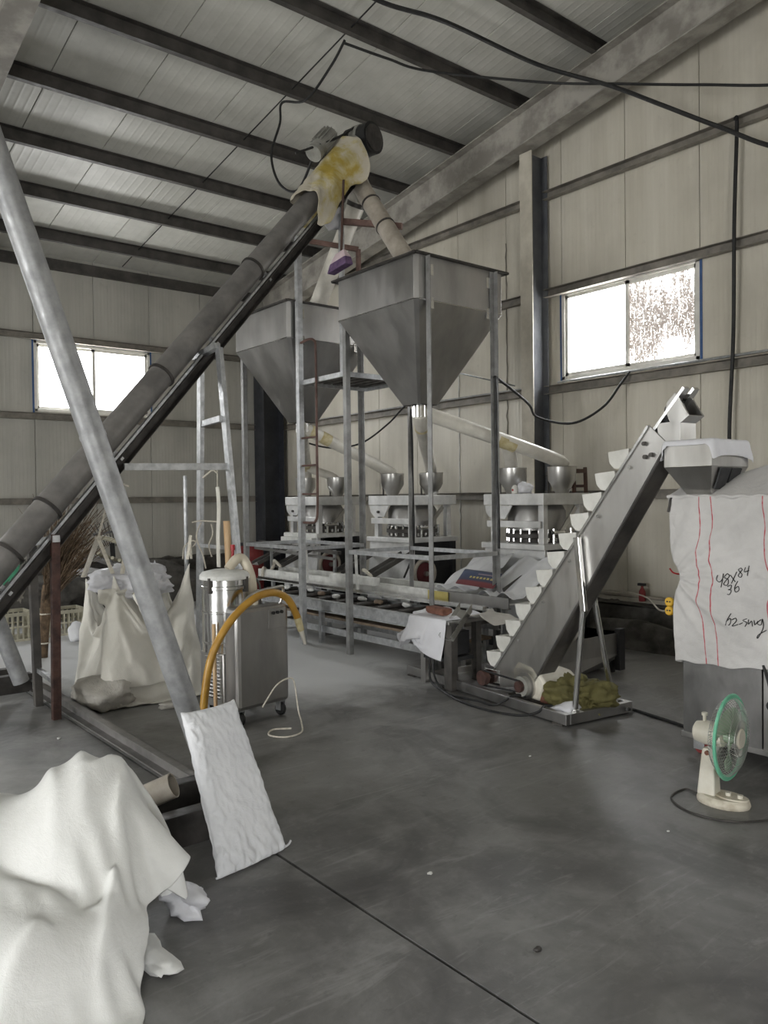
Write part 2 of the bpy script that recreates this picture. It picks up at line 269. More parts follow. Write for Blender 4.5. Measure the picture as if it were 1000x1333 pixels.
# ------------------------------------------------------------------ geometry helpers
V = Vector
MW = {}                                            # world matrix of every root/part (parts sit at their root's origin)
def fr(p, q, up=(0, 0, 1)):
    d = (V(q)-V(p)).normalized(); u = V(up)
    if abs(d.dot(u)) > .98: u = V((1, 0, 0)) if abs(d.x) < .9 else V((0, 1, 0))
    s = d.cross(u).normalized(); u = s.cross(d).normalized()
    return d, s, u
class MB:
    def __init__(s): s.v = []; s.f = []
    def add(s, vs, fs):
        o = len(s.v); s.v += [tuple(p) for p in vs]; s.f += [tuple(i+o for i in f) for f in fs]; return s
    def hexa(s, p):
        return s.add(p, [(0, 3, 2, 1), (4, 5, 6, 7), (0, 1, 5, 4), (1, 2, 6, 5), (2, 3, 7, 6), (3, 0, 4, 7)])
    def box(s, x0, y0, z0, x1, y1, z1):
        x0, x1 = sorted((x0, x1)); y0, y1 = sorted((y0, y1)); z0, z1 = sorted((z0, z1))
        return s.hexa([(x0, y0, z0), (x1, y0, z0), (x1, y1, z0), (x0, y1, z0), (x0, y0, z1), (x1, y0, z1), (x1, y1, z1), (x0, y1, z1)])
    def bar(s, p, q, w, h, up=(0, 0, 1), off=(0, 0)):
        d, sd, u = fr(p, q, up); P, Q = V(p)+sd*off[0]+u*off[1], V(q)+sd*off[0]+u*off[1]; a, b = sd*w/2, u*h/2
        return s.hexa([P-a-b, P+a-b, Q+a-b, Q-a-b, P-a+b, P+a+b, Q+a+b, Q-a+b])
    def angle(s, p, q, w, t=.006, d1=(1, 0, 0), d2=(0, 1, 0)):
        a, b = V(d1)*w, V(d2)*w; e1, e2 = V(d1)*t, V(d2)*t; P, Q = V(p), V(q)
        s.hexa([P, P+a, P+a+e2, P+e2, Q, Q+a, Q+a+e2, Q+e2]); return s.hexa([P+e2, P+e1+e2, P+e1+b, P+b, Q+e2, Q+e1+e2, Q+e1+b, Q+b])
    def chan(s, p, q, w, h, t=.006, up=(0, 0, 1), side=1):
        """C section, web height h, flanges w reaching to one side"""
        s.bar(p, q, t, h, up); o = side*(w/2)
        s.bar(p, q, w, t, up, (o, h/2-t/2)); return s.bar(p, q, w, t, up, (o, -h/2+t/2))
    def ibeam(s, p, q, w, h, t=.01, up=(0, 0, 1)):
        s.bar(p, q, t, h-2*t, up); s.bar(p, q, w, t, up, (0, h/2-t/2)); return s.bar(p, q, w, t, up, (0, -h/2+t/2))
    def tube(s, p, q, r, r2=None, n=16, cap=True):
        r2 = r if r2 is None else r2; d, a, b = fr(p, q); P, Q = V(p), V(q)
        ring = lambda c, R: [c+(a*math.cos(2*PI*i/n)+b*math.sin(2*PI*i/n))*R for i in range(n)]
        fs = [(i, (i+1) % n, n+(i+1) % n, n+i) for i in range(n)]
        if cap: fs += [tuple(range(n-1, -1, -1)), tuple(range(n, 2*n))]
        return s.add(ring(P, r)+ring(Q, r2), fs)
    def pipe(s, p, q, r, t, n=20):                 # open-ended tube with wall thickness
        d, a, b = fr(p, q); P, Q = V(p), V(q); vs = []
        for c, R in ((P, r), (Q, r), (Q, r-t), (P, r-t)): vs += [c+(a*math.cos(2*PI*i/n)+b*math.sin(2*PI*i/n))*R for i in range(n)]
        return s.add(vs, [(k*n+i, k*n+(i+1) % n, ((k+1) % 4)*n+(i+1) % n, ((k+1) % 4)*n+i) for k in range(4) for i in range(n)])
    def path(s, pts, r, n=8, sub=6, closed=False, flat=None):
        P = [V(p) for p in pts]
        if sub > 1 and len(P) > 2:
            out = []; m = len(P)
            for i in range(m if closed else m-1):
                g = (lambda j: P[j % m]) if closed else (lambda j: P[min(max(j, 0), m-1)])
                a, b, c, d = g(i-1), g(i), g(i+1), g(i+2)
                for k in range(sub):
                    t = k/sub; out.append(.5*((2*b)+(c-a)*t+(2*a-5*b+4*c-d)*t*t+(3*b-a-3*c+d)*t**3))
            if not closed: out.append(P[-1])
            P = out
        m = len(P); vs = []; up = None
        for i in range(m):
            d = (P[(i+1) % m]-P[i-1]) if closed else (P[min(i+1, m-1)]-P[max(i-1, 0)])
            d = d.normalized() if d.length > 1e-9 else V((0, 0, 1))
            if up is None: _, sd, up = fr((0, 0, 0), d)
            else:
                up = (up-d*up.dot(d)).normalized(); sd = d.cross(up)
            rr = r(i/(m-1)) if callable(r) else r
            fx, fy = (rr, rr) if flat is None else flat
            vs += [P[i]+(sd*math.cos(2*PI*k/n)*fx+up*math.sin(2*PI*k/n)*fy) for k in range(n)]
        fs = [(i*n+k, i*n+(k+1) % n, ((i+1) % m)*n+(k+1) % n, ((i+1) % m)*n+k) for i in range(m if closed else m-1) for k in range(n)]
        if not closed: fs += [tuple(range(n-1, -1, -1)), tuple(range((m-1)*n, m*n))]
        return s.add(vs, fs)
    def lathe(s, prof, c, axis=(0, 0, 1), n=24):
        d, a, b = fr((0, 0, 0), axis); c = V(c); vs = []
        for r, z in prof: vs += [c+d*z+(a*math.cos(2*PI*i/n)+b*math.sin(2*PI*i/n))*max(r, 1e-4) for i in range(n)]
        return s.add(vs, [(k*n+i, k*n+(i+1) % n, (k+1)*n+(i+1) % n, (k+1)*n+i) for k in range(len(prof)-1) for i in range(n)])
    def loft(s, rings, cap=(True, True)):
        n = len(rings[0]); vs = [p for r in rings for p in r]
        fs = [(k*n+i, k*n+(i+1) % n, (k+1)*n+(i+1) % n, (k+1)*n+i) for k in range(len(rings)-1) for i in range(n)]
        if cap[0]: fs.append(tuple(range(n-1, -1, -1)))
        if cap[1]: fs.append(tuple(range((len(rings)-1)*n, len(rings)*n)))
        return s.add(vs, fs)
    def prism(s, poly, d):
        n = len(poly); P = [V(p) for p in poly]; d = V(d)
        return s.add(P+[p+d for p in P], [tuple(range(n-1, -1, -1)), tuple(range(n, 2*n))]+[(i, (i+1) % n, n+(i+1) % n, n+i) for i in range(n)])
    def build(s, name, m, parent=None, bevel=0, smooth=False, kind=None, local=False):
        me = bpy.data.meshes.new(name)
        Mi = MW[parent.name].inverted() if (parent is not None and not local) else None
        me.from_pydata([Mi @ V(p) for p in s.v] if Mi else s.v, [], s.f)
        bm = bmesh.new(); bm.from_mesh(me); bmesh.ops.recalc_face_normals(bm, faces=bm.faces); bm.to_mesh(me); bm.free()
        me.materials.append(M[m] if isinstance(m, str) else m)
        if smooth:
            me.polygons.foreach_set('use_smooth', [True]*len(me.polygons)); me.set_sharp_from_angle(angle=math.radians(38))
        o = bpy.data.objects.new(name, me); C.objects.link(o)
        if parent is not None: o.parent = parent; MW[o.name] = MW[parent.name]
        else: MW[o.name] = Matrix.Identity(4)
        if bevel:
            b = o.modifiers.new('edge', 'BEVEL'); b.width = bevel; b.segments = 2; b.limit_method = 'ANGLE'; b.angle_limit = math.radians(40)
        if kind: o['kind'] = kind
        return o
def tag(o, label, cat, group=None):
    o['label'] = label; o['category'] = cat
    if group: o['group'] = group
    return o
def thing(name, label, cat, loc, group=None, rz=0):
    o = bpy.data.objects.new(name, None); C.objects.link(o); o.empty_display_size = .1
    o.location = loc; o.rotation_euler = (0, 0, rz); MW[o.name] = Matrix.Translation(V(loc)) @ Matrix.Rotation(rz, 4, 'Z')
    return tag(o, label, cat, group)
def single(mb, name, mat, label, cat, group=None, loc=None, **k):
    """a thing that is one mesh; its origin is moved to loc (its base)"""
    if loc is not None: mb.v = [tuple(V(p)-V(loc)) for p in mb.v]
    o = mb.build(name, mat, **k)
    if loc is not None: o.location = loc; MW[o.name] = Matrix.Translation(V(loc))
    return tag(o, label, cat, group)
def dup(root, loc, label=None, group=None, rz=None):
    r = root.copy(); C.objects.link(r); r.location = loc; r['label'] = label or root['label']
    if rz is not None: r.rotation_euler = (0, 0, rz)
    if group: r['group'] = group
    for ch in list(root.children):
        c = ch.copy(); C.objects.link(c); c.parent = r
        for g in list(ch.children):
            d = g.copy(); C.objects.link(d); d.parent = c
    return r
def struct(name):
    o = bpy.data.objects.new(name, None); C.objects.link(o); o['kind'] = 'structure'; MW[o.name] = Matrix.Identity(4); return o
def ray(px, py):
    d = RC.T @ np.array([(px-500)/F, -(py-666.5)/F, -1.0]); return d
def aX(px, py, X): d = ray(px, py); return V(CP+d*(X-CP[0])/d[0])
def aY(px, py, Y): d = ray(px, py); return V(CP+d*(Y-CP[1])/d[1])
def aZ(px, py, Z=0): d = ray(px, py); return V(CP+d*(Z-CP[2])/d[2])
def aR(px, py, P):                                  # point at the depth of P
    fw = RC.T @ np.array([0, 0, -1.0]); d = ray(px, py); return V(CP+d*((np.array(P)-CP)@fw)/(d@fw))

# ------------------------------------------------------------------ cloth: small position-based solver (numpy)
def pbd(X, edges, rest, bend=None, brest=None, pin=None, steps=120, iters=6, g=-9.8, dt=1/60, collide=None, tris=None, press=None, damp=.985, kb=.25, fric=.5, smooth_end=0):
    X = X.copy(); Vv = np.zeros_like(X); n = len(X); wgt = np.ones(n)
    if pin is not None: wgt[pin] = 0
    def color(E):
        last = [set() for _ in range(n)]; cols = []
        for i, (a, b) in enumerate(E):
            c = 0
            while c in last[a] or c in last[b]: c += 1
            last[a].add(c); last[b].add(c)
            while len(cols) <= c: cols.append([])
            cols[c].append(i)
        return [np.array(c) for c in cols]
    sets = [(edges[c, 0], edges[c, 1], rest[c], 1.0) for c in color(edges.tolist())]
    if bend is not None: sets += [(bend[c, 0], bend[c, 1], brest[c], kb) for c in color(bend.tolist())]
    pre = []
    for a, b, r, kk in sets:
        ws = wgt[a]+wgt[b]; ws = np.where(ws == 0, 1, ws); pre.append((a, b, r, (kk*wgt[a]/ws)[:, None], (kk*wgt[b]/ws)[:, None]))
    for st in range(steps):
        acc = np.zeros_like(X); acc[:, 2] = g
        if press is not None:
            p0, p1, p2 = X[tris[:, 0]], X[tris[:, 1]], X[tris[:, 2]]
            nn = np.cross(p1-p0, p2-p0)*.5; fz = press((p0+p1+p2)/3, st)[:, None]*nn/3
            for j in range(3): np.add.at(acc, tris[:, j], fz)
        Vv = (Vv+acc*dt*wgt[:, None])*damp; Y = X+Vv*dt
        for it in range(iters):
            for a, b, r, wa, wb in pre:
                d = Y[b]-Y[a]; L = np.sqrt((d*d).sum(1))+1e-9; c = ((L-r)/L)[:, None]*d
                Y[a] += wa*c; Y[b] -= wb*c
            if collide is not None and it == iters-1 or it == iters//2 and collide is not None:
                Y0 = Y.copy(); Y = collide(Y); hit = (np.abs(Y-Y0).sum(1) > 1e-7)
                if pin is not None: Y[pin] = X[pin]
                if it == iters-1:
                    Y[hit] = X[hit]*fric+Y[hit]*(1-fric) if fric else Y[hit]; Y = collide(Y)
        Vv = (Y-X)/dt; X = Y
    return X
def grid_cloth(nu, nv, f):
    X = np.array([f(i/(nu-1), j/(nv-1)) for j in range(nv) for i in range(nu)], float)
    I = lambda i, j: j*nu+i; E = []; B = []; Fc = []
    for j in range(nv):
        for i in range(nu):
            if i+1 < nu: E.append((I(i, j), I(i+1, j)))
            if j+1 < nv: E.append((I(i, j), I(i, j+1)))
            if i+1 < nu and j+1 < nv: E += [(I(i, j), I(i+1, j+1)), (I(i+1, j), I(i, j+1))]; Fc.append((I(i, j), I(i+1, j), I(i+1, j+1), I(i, j+1)))
            if i+2 < nu: B.append((I(i, j), I(i+2, j)))
            if j+2 < nv: B.append((I(i, j), I(i, j+2)))
    return X, np.array(E), np.array(B), Fc
def lens(X, E): return np.linalg.norm(X[E[:, 0]]-X[E[:, 1]], axis=1)
def floor_c(z=.004):
    def c(Y): Y[:, 2] = np.maximum(Y[:, 2], z); return Y
    return c
def ell_c(c0, r):
    c0 = np.array(c0); r = np.array(r)
    def c(Y):
        q = (Y-c0)/r; L = np.sqrt((q*q).sum(1)); m = L < 1; Y[m] = c0+(q[m]/np.maximum(L[m], .05)[:, None])*r; return Y
    return c
def box_c(lo, hi):
    lo = np.array(lo); hi = np.array(hi)
    def c(Y):
        m = np.all((Y > lo) & (Y < hi), 1)
        if m.any():
            P = Y[m]; d = np.concatenate([P-lo, hi-P], 1); d[:, 2] = 9; k = d.argmin(1)
            for ax in range(3):
                s = k == ax; P[s, ax] = lo[ax]; s = k == ax+3; P[s, ax] = hi[ax]
            Y[m] = P
        return Y
    return c
def chain(*cs):
    def c(Y):
        for q in cs: Y = q(Y)
        return Y
    return c
def cloth_mb(X, faces, sub=0):
    m = MB(); m.add([tuple(p) for p in X], faces); return m
def finish_cloth(o, sub=1, solid=.0, uv=None):
    me = o.data; me.polygons.foreach_set('use_smooth', [True]*len(me.polygons))
    if uv is not None:
        l = me.uv_layers.new(name='uv'); 
        for lp in me.loops: l.data[lp.index].uv = uv[lp.vertex_index]
    if solid: s = o.modifiers.new('thick', 'SOLIDIFY'); s.thickness = solid; s.offset = 0
    if sub: s = o.modifiers.new('smooth', 'SUBSURF'); s.levels = sub; s.render_levels = sub
    return o

# ================================================================== THE SHELL
SL = .16
zpur = lambda y: 6.45-SL*(abs(y+.6)-.6-5.35) if y > -.6 else 6.45-SL*(abs(y+.6)-.6-5.35)   # underside of the purlins
zpan = lambda y: zpur(y)+.165                                                              # underside of the roof sheets
# floor: two cast slabs with an open joint between them, over a blinding layer
fl = struct('floor')
JX = 1.85
MB().box(XB-.2, YN-.2, -.12, JX-.007, YL+.2, 0).build('floor_slab', 'floor', fl)
MB().box(JX+.007, YN-.2, -.12, XG+.2, YL+.2, 0).build('floor_slab', 'floor', fl)
MB().box(XB-.2, YN-.2, -.2, XG+.2, YL+.2, -.1).build('blinding_layer', 'black_rub', fl)
# roof
ce = struct('ceiling')
e = [3.55+.925*k for k in range(-13, 5)]; e = [XB]+[x for x in e if XB+.2 < x < XG-.2]+[XG]
for a, b in zip(e[:-1], e[1:]):
    for y0, y1 in ((-.6, YL+.06), (YN-.06, -.6)):
        m = MB(); a2, b2 = a+.004, b-.004
        m.hexa([(a2, y0, zpan(y0)), (b2, y0, zpan(y0)), (b2, y1, zpan(y1)), (a2, y1, zpan(y1)), (a2, y0, zpan(y0)+.05), (b2, y0, zpan(y0)+.05), (b2, y1, zpan(y1)+.05), (a2, y1, zpan(y1)+.05)])
        m.build('ceiling_panel', 'ceil', ce, bevel=.004)
for y0, y1 in ((-.6, YL+.3), (YN-.3, -.6)):
    MB().hexa([(XB-.3, y0, zpan(y0)+.055), (XG+.3, y0, zpan(y0)+.055), (XG+.3, y1, zpan(y1)+.055), (XB-.3, y1, zpan(y1)+.055), (XB-.3, y0, zpan(y0)+.12), (XG+.3, y0, zpan(y0)+.12), (XG+.3, y1, zpan(y1)+.12), (XB-.3, y1, zpan(y1)+.12)]).build('roof_light_stop', 'dark_steel', ce)  # added slab over the sheets, keeps sky light out of their gaps
for k in range(-9, 7):
    y = 5.37+1.11*k
    if not YN < y < YL: continue
    z = zpur(y)+.08
    MB().chan((XB, y, z), (XG-.02, y, z), .065, .165, .006, side=1).build('purlin', 'dark_steel', ce)
def rafter(x0, wd, name):
    for (ya, yb) in ((YL-.2, -.6), (-.6, YN)):
        za = (zpur(ya)+5.17+.158*(9.86-ya))/2 if ya > -.6 else zpur(ya)-.3
        zb = zpur(yb)-.27
        h = .46; cz = lambda y: zpur(y)-h/2-.005
        MB().ibeam((x0, ya, cz(ya)), (x0, yb, cz(yb)), wd, h, .014).build(name, 'rafter', ce)
for x0 in (7.5, 1.9, -3.7): rafter(x0, .24, 'rafter')
m = MB()                                           # thin tie rods between the purlins
m.path([(4.91, 12.7, 5.40), (4.91, -.4, 7.42)], .008, 6, 1); m.build('sag_rod', 'black_rub', ce)
# walls made of sandwich sheets, with the window openings left out
def panel_pieces(a, b, top, holes):
    """rectangles (s0, s1, z0, z1 or None for the roof line) of one sheet from a to b along the wall"""
    out = []; cut = sorted({a, b}|{h for q in holes for h in q[:2] if a < h < b})
    for s0, s1 in zip(cut[:-1], cut[1:]):
        h = [q for q in holes if q[0] <= (s0+s1)/2 <= q[1]]
        if h: out += [(s0, s1, 0, h[0][2]), (s0, s1, h[0][3], None)]
        else: out.append((s0, s1, 0, None))
    return out
def wall(name, mat, fixed, axis, s0, s1, edges, holes, inward):
    r = struct(name); ed = [s0]+[x for x in edges if s0+.2 < x < s1-.2]+[s1]
    def slab(a, b, z0, z1, d0, d1, nm, mt, gap, bev=0):
        a2, b2 = a+gap, b-gap
        if axis == 'X': t0 = t1 = zpan(fixed)+.0
        else: t0, t1 = zpan(a2), zpan(b2)
        if z1 is not None: t0 = t1 = z1
        f0, f1 = fixed-inward*d0, fixed-inward*d1
        P = lambda s, f, z: (s, f, z) if axis == 'X' else (f, s, z)
        MB().hexa([P(a2, f0, z0), P(b2, f0, z0), P(b2, f1, z0), P(a2, f1, z0), P(a2, f0, t0), P(b2, f0, t1), P(b2, f1, t1), P(a2, f1, t0)]).build(nm, mt, r, bevel=bev)
    for a, b in zip(ed[:-1], ed[1:]):
        for q in panel_pieces(a, b, None, holes):
            ga = .004
            slab(q[0], q[1], q[2], q[3], 0, .05, 'wall_panel', mat, ga if (q[0] == a or q[1] == b) else 0, .003)
    cut = sorted({s0, s1, -.6}|{h for q in holes for h in q[:2]}); cut = [c for c in cut if s0 <= c <= s1]
    for a, b in zip(cut[:-1], cut[1:]):
        for q in panel_pieces(a, b, None, holes): slab(q[0], q[1], q[2], q[3], .052, .1, 'wall_light_stop', 'dark_steel', 0)  # added slabs behind the sheets, block daylight leaking through the joints
    return r
WZ = (2.99, 4.08)
wl = wall('wall_left', 'wall_l', YL, 'X', XB, XG+.06, [3.55+.925*k for k in range(-13, 5)], [(a, b, WZ[0], WZ[1]) for a, b in WINS_L], -1)
wr = wall('wall_right', 'wall_g', XG, 'Y', YN, YL, [4.40+.90*k for k in range(-10, 10)], [(a, b, WZ[0]+.02, WZ[1]) for a, b in WINS_G], -1)
wb = wall('wall_back', 'wall_g', XB, 'Y', YN, YL, [-3+1.9*k for k in range(9)], [(DOOR_B[0], DOOR_B[1], 0, DOOR_B[2])], 1)
wn = wall('wall_front', 'wall_g', YN, 'X', XB, XG, [-8+1.9*k for k in range(9)], [(LIGHT_GAP_N[0], LIGHT_GAP_N[1], 0, LIGHT_GAP_N[2])], 1)
for z in (1.65, 2.95, 4.17): MB().chan((1.5, YL-.035, z-.04), (XG-.4, YL-.035, z-.04), .07, .1, .006, side=1).build('girt', 'girt', wl)
MB().chan((1.5, YL-.08, 5.27), (XG-.4, YL-.08, 5.27), .1, .16, .006, side=-1).build('eave_strut', 'dark_steel', wl)
for z in (1.65, 2.95, 4.14, 5.34):
    for y0, y1 in ((-.6, 6.40), (6.56, YL-.4)):
        MB().chan((XG-.04, y0, z-.045), (XG-.04, y1, z-.045), .075, .1, .006, side=-1).build('girt', 'girt', wr)
def hcol(x, y, fw, dp, z1, root, mats, name='column'):   # H section, flanges facing the hall
    MB().box(x-dp/2, y-fw/2, 0, x-dp/2+.014, y+fw/2, z1).build(name+'_flange', mats[0], root)
    MB().box(x-dp/2+.014, y-.006, 0, x+dp/2, y+.006, z1).box(x+dp/2-.014, y-fw/2, 0, x+dp/2, y+fw/2, z1).build(name, mats[1], root)
hcol(7.69, 6.47, .19, .30, zpur(6.47)-.48, wr, ('pale_flange', 'column'))
hcol(7.70, 1.0, .19, .30, zpur(1.0)-.48, wr, ('pale_flange', 'column'))
hcol(7.56, 12.62, .34, .42, zpur(12.62)-.3, wl, ('column_d', 'column_d'), 'corner_column')
hcol(1.9, 12.62, .2, .36, zpur(12.62)-.3, wl, ('column_d', 'column_d'), 'eave_column')
# plinths with a rough dusty ledge
m = MB(); rng = random.Random(3)
def rough(x0, y0, x1, y1, z, nu, nv, seed):
    r = random.Random(seed); vs = []; fs = []
    for j in range(nv):
        for i in range(nu):
            x = x0+(x1-x0)*i/(nu-1); y = y0+(y1-y0)*j/(nv-1); h = .05*noise.noise((x*4, y*4, seed))+.03*noise.noise((x*13, y*13, seed))
            edge = i in (0, nu-1) or j in (0, nv-1)
            vs.append((x, y, z+h*(not edge)))
    for j in range(nv-1):
        for i in range(nu-1): fs.append((j*nu+i, j*nu+i+1, (j+1)*nu+i+1, (j+1)*nu+i))
    return vs, fs
MB().box(XG-.22, 2.2, 0, XG, YL, .36).build('plinth', 'masonry', wr, bevel=.01)
MB().add(*rough(XG-.23, 2.2, XG, 11.8, .38, 12, 200, 3)).build('mortar_ledge', 'masonry', wr, smooth=True)
MB().box(1.5, YL-.2, 0, XG, YL, .62).build('plinth', 'masonry', wl, bevel=.01)
MB().add(*rough(1.5, YL-.22, XG-.5, YL, .63, 140, 10, 5)).build('mortar_ledge', 'masonry', wl, smooth=True)
MB().path([(XG-.12, 3.0, .46), (XG-.1, 4.5, .455), (XG-.12, 6.3, .47), (XG-.1, 9, .46)], .018, 8, 4).build('floor_conduit', 'pvc_dirty', wr, smooth=True)
MB().path([(XG-.09, .5, 2.99), (XG-.09, 4, 2.985), (XG-.09, 6.2, 2.98)], .014, 8, 3).path([(XG-.06, 6.75, 2.965), (XG-.06, 8.8, 2.97), (XG-.06, 11.9, 2.96)], .014, 8, 3).build('wall_conduit', 'galv', wr, smooth=True)
for y in (7.1, 8.0):                                # rough sealant beads over two sheet joints
    rr = random.Random(int(y*10)); MB().path([(XG-.004, y+rr.gauss(0, .006), .5+k*.09) for k in range(50)], lambda u: .009+.007*noise.noise((u*60, y, 1)), 6, 1).build('sealant_bead', 'dusty_white' if y > 7.5 else 'girt', wr)
# windows: white sliding frames, two panes each
def window(name, axis, fixed, s0, s1, z0, z1, dirty):
    r = struct(name); P = lambda s, d: (s, fixed+d) if axis == 'X' else (fixed+d, s)
    def bx(a, b, za, zb, d0, d1, nm, mt, bev=.004):
        p, q = P(a, d0), P(b, d1); return MB().box(p[0], p[1], za, q[0], q[1], zb).build(nm, mt, r, bevel=bev)
    t = .045; mid = (s0+s1)/2
    bx(s0, s1, z0, z0+t, -.01, .07, 'frame_rail', 'upvc'); bx(s0, s1, z1-t, z1, -.01, .07, 'frame_rail', 'upvc')
    bx(s0, s0+t, z0, z1, -.01, .07, 'frame_stile', 'upvc'); bx(s1-t, s1, z0, z1, -.01, .07, 'frame_stile', 'upvc')
    for k, (a, b, d) in enumerate(((s0+t, mid+.03, .035), (mid-.03, s1-t, .005))):
        sash = MB(); w2 = .04
        for (p0, p1, q0, q1) in ((a, b, z0+t, z0+t+w2), (a, b, z1-t-w2, z1-t), (a, a+w2, z0+t, z1-t), (b-w2, b, z0+t, z1-t)):
            A, B = P(p0, d), P(p1, d+.028); sash.box(A[0], A[1], q0, B[0], B[1], q1)
        so = sash.build('sash', 'upvc', r)
        A, B = P(a+w2, d+.012), P(b-w2, d+.016)
        MB().box(A[0], A[1], z0+t+w2, B[0], B[1], z1-t-w2).build('pane', 'glass_dirty' if (dirty and k == 0) else 'glass', so)
    for a in (s0-.028, s1): bx(a, a+.028, z0-.02, z1+.03, -.006, .02, 'edge_strip', 'blue_strip', 0)
    bx(s0-.02, s1+.02, z1, z1+.015, -.006, .02, 'edge_strip', 'blue_strip', 0)
for i, (a, b) in enumerate(WINS_L): window(f'window_{i+1}', 'X', YL, a, b, WZ[0], WZ[1], False)
for i, (a, b) in enumerate(WINS_G): window(f'window_{i+4}', 'Y', XG, a, b, WZ[0]+.02, WZ[1], i == 0)

# ================================================================== BIG HOPPERS ON LEGS
HX0, HX1, HZ0, HZ1, HZ2 = 4.70, 5.84, 2.51, 3.37, 3.765
def ring(x0, x1, y0, y1, z, c=.0):
    if not c: return [(x0, y0, z), (x1, y0, z), (x1, y1, z), (x0, y1, z)]
    return [(x0+c, y0, z), (x1-c, y0, z), (x1, y0+c, z), (x1, y1-c, z), (x1-c, y1, z), (x0+c, y1, z), (x0, y1-c, z), (x0, y0+c, z)]
def big_hopper(y0, y1, label):
    ym = (y0+y1)/2; xm = (HX0+HX1)/2
    t = thing('feed_hopper', label, 'hopper', (xm, ym, 0), 'two stainless feed hoppers')
    m = MB(); b = .13; th = .006; c = .035
    outer = [ring(xm-b, xm+b, ym-b, ym+b, HZ0, .02), ring(HX0, HX1, y0, y1, HZ1, c), ring(HX0, HX1, y0, y1, HZ2, c)]
    inner = [ring(HX0+th, HX1-th, y0+th, y1-th, HZ2, c), ring(HX0+th, HX1-th, y0+th, y1-th, HZ1, c), ring(xm-b+th, xm+b-th, ym-b+th, ym+b-th, HZ0+.01, .02)]
    m.loft(outer+inner, (False, True)); m.build('hopper_shell', 'inox_dull', t, bevel=.004)
    m = MB()                                        # weld seam between box and cone
    R = ring(HX0-.003, HX1+.003, y0-.003, y1+.003, HZ1, c)
    for i in range(8): m.tube(R[i], R[(i+1) % 8], .006, n=6)
    m.build('weld_seam', 'inox_bright', t)
    m = MB()
    for (p, q) in (((HX0-.03, y0-.02), (HX1+.03, y0-.02)), ((HX0-.03, y1+.02), (HX1+.03, y1+.02)), ((HX0-.02, y0-.03), (HX0-.02, y1+.03)), ((HX1+.02, y0-.03), (HX1+.02, y1+.03))): m.bar((*p, HZ2+.004), (*q, HZ2+.004), .05, .016)
    m.build('rim_flange', 'tube_d', t)
    m = MB(); m.pipe((xm, ym, HZ0-.12), (xm, ym, HZ0+.02), .085, .006); m.build('outlet_collar', 'inox_bright', t, smooth=True)
    X0, X1 = 4.835, 5.665
    for x, sx in ((X0, 1), (X1, -1)):
        for y, sy in ((y0-.006, -1), (y1+.006, 1)):
            m = MB(); zt = HZ2-.01
            m.angle((x-sx*.025, y, 0), (x-sx*.025, y, zt), .055, .007, (sx, 0, 0), (0, sy, 0)); m.build('leg', 'leg_steel', t)
    m = MB()
    for z in (1.05,):
        for y in (y0-.035, y1+.035): m.bar((X0, y, z), (X1, y, z), .035, .04)
        for x in (X0, X1): m.bar((x, y0-.035, z), (x, y1+.035, z), .035, .04)
    m.build('leg_brace', 'galv', t)
    for z in (HZ1-.02, HZ2-.12):                    # welded fixing lugs
        for xa in (X0+.03, X1-.07): MB().box(xa, y0-.006, z-.05, xa+.04, y0+.002, z+.05).build('fixing_lug', 'inox_bright', t)
    return t
big_hopper(5.30, 6.505, 'large stainless square hopper on tall legs, front one nearest the middle of the hall')
big_hopper(7.41, 8.62, 'large stainless square hopper behind the ladder, farther from the camera')
# ladder with a hooked handrail and the brown top rails
t = thing('access_ladder', 'galvanised post ladder with dark hooked rail between the two big hoppers', 'ladder', (4.79, 7.34, 0))
m = MB(); m.angle((4.77, 7.32, 0), (4.77, 7.32, 4.46), .06, .006, (1, 0, 0), (0, 1, 0)); m.build('stile', 'galv', t)
m = MB(); m.path([(4.80, 7.315, 3.30), (4.80, 7.16, 3.315), (4.80, 7.06, 3.28), (4.80, 7.035, 3.15), (4.80, 7.035, 2.2), (4.80, 7.04, 1.5), (4.80, 7.08, 1.36), (4.80, 7.16, 1.34), (4.80, 7.31, 1.34)], .014, 8, 5); m.build('handrail', 'rust_brown', t, smooth=True)
for z in (2.26, 1.96, 1.65): MB().tube((4.80, 7.32, z), (4.80, 7.035, z), .011, n=8).build('rung', 'rust_brown', t, smooth=True)
MB().bar((4.86, 7.36, 4.44), (5.40, 7.05, 4.36), .04, .05).build('top_rail', 'rust_brown', t)
MB().bar((5.40, 7.05, 4.36), (5.40, 7.05, 3.9), .04, .04).build('rail_post', 'rust_brown', t)
# walkway between the hoppers
t = thing('walkway_platform', 'narrow slatted steel walkway spanning the gap between the hoppers', 'platform', (5.25, 6.95, 2.84))
m = MB()
for y in (6.56, 7.36): m.bar((4.83, y, 2.87), (5.72, y, 2.87), .03, .05)
for x in (4.83, 5.72): m.bar((x, 6.56, 2.87), (x, 7.36, 2.87), .03, .05)
m.build('edge_frame', 'galv', t)
for k in range(7): MB().bar((4.9+k*.125, 6.57, 2.89), (4.9+k*.125, 7.35, 2.89), .075, .02).build('slat', 'tube_d', t)

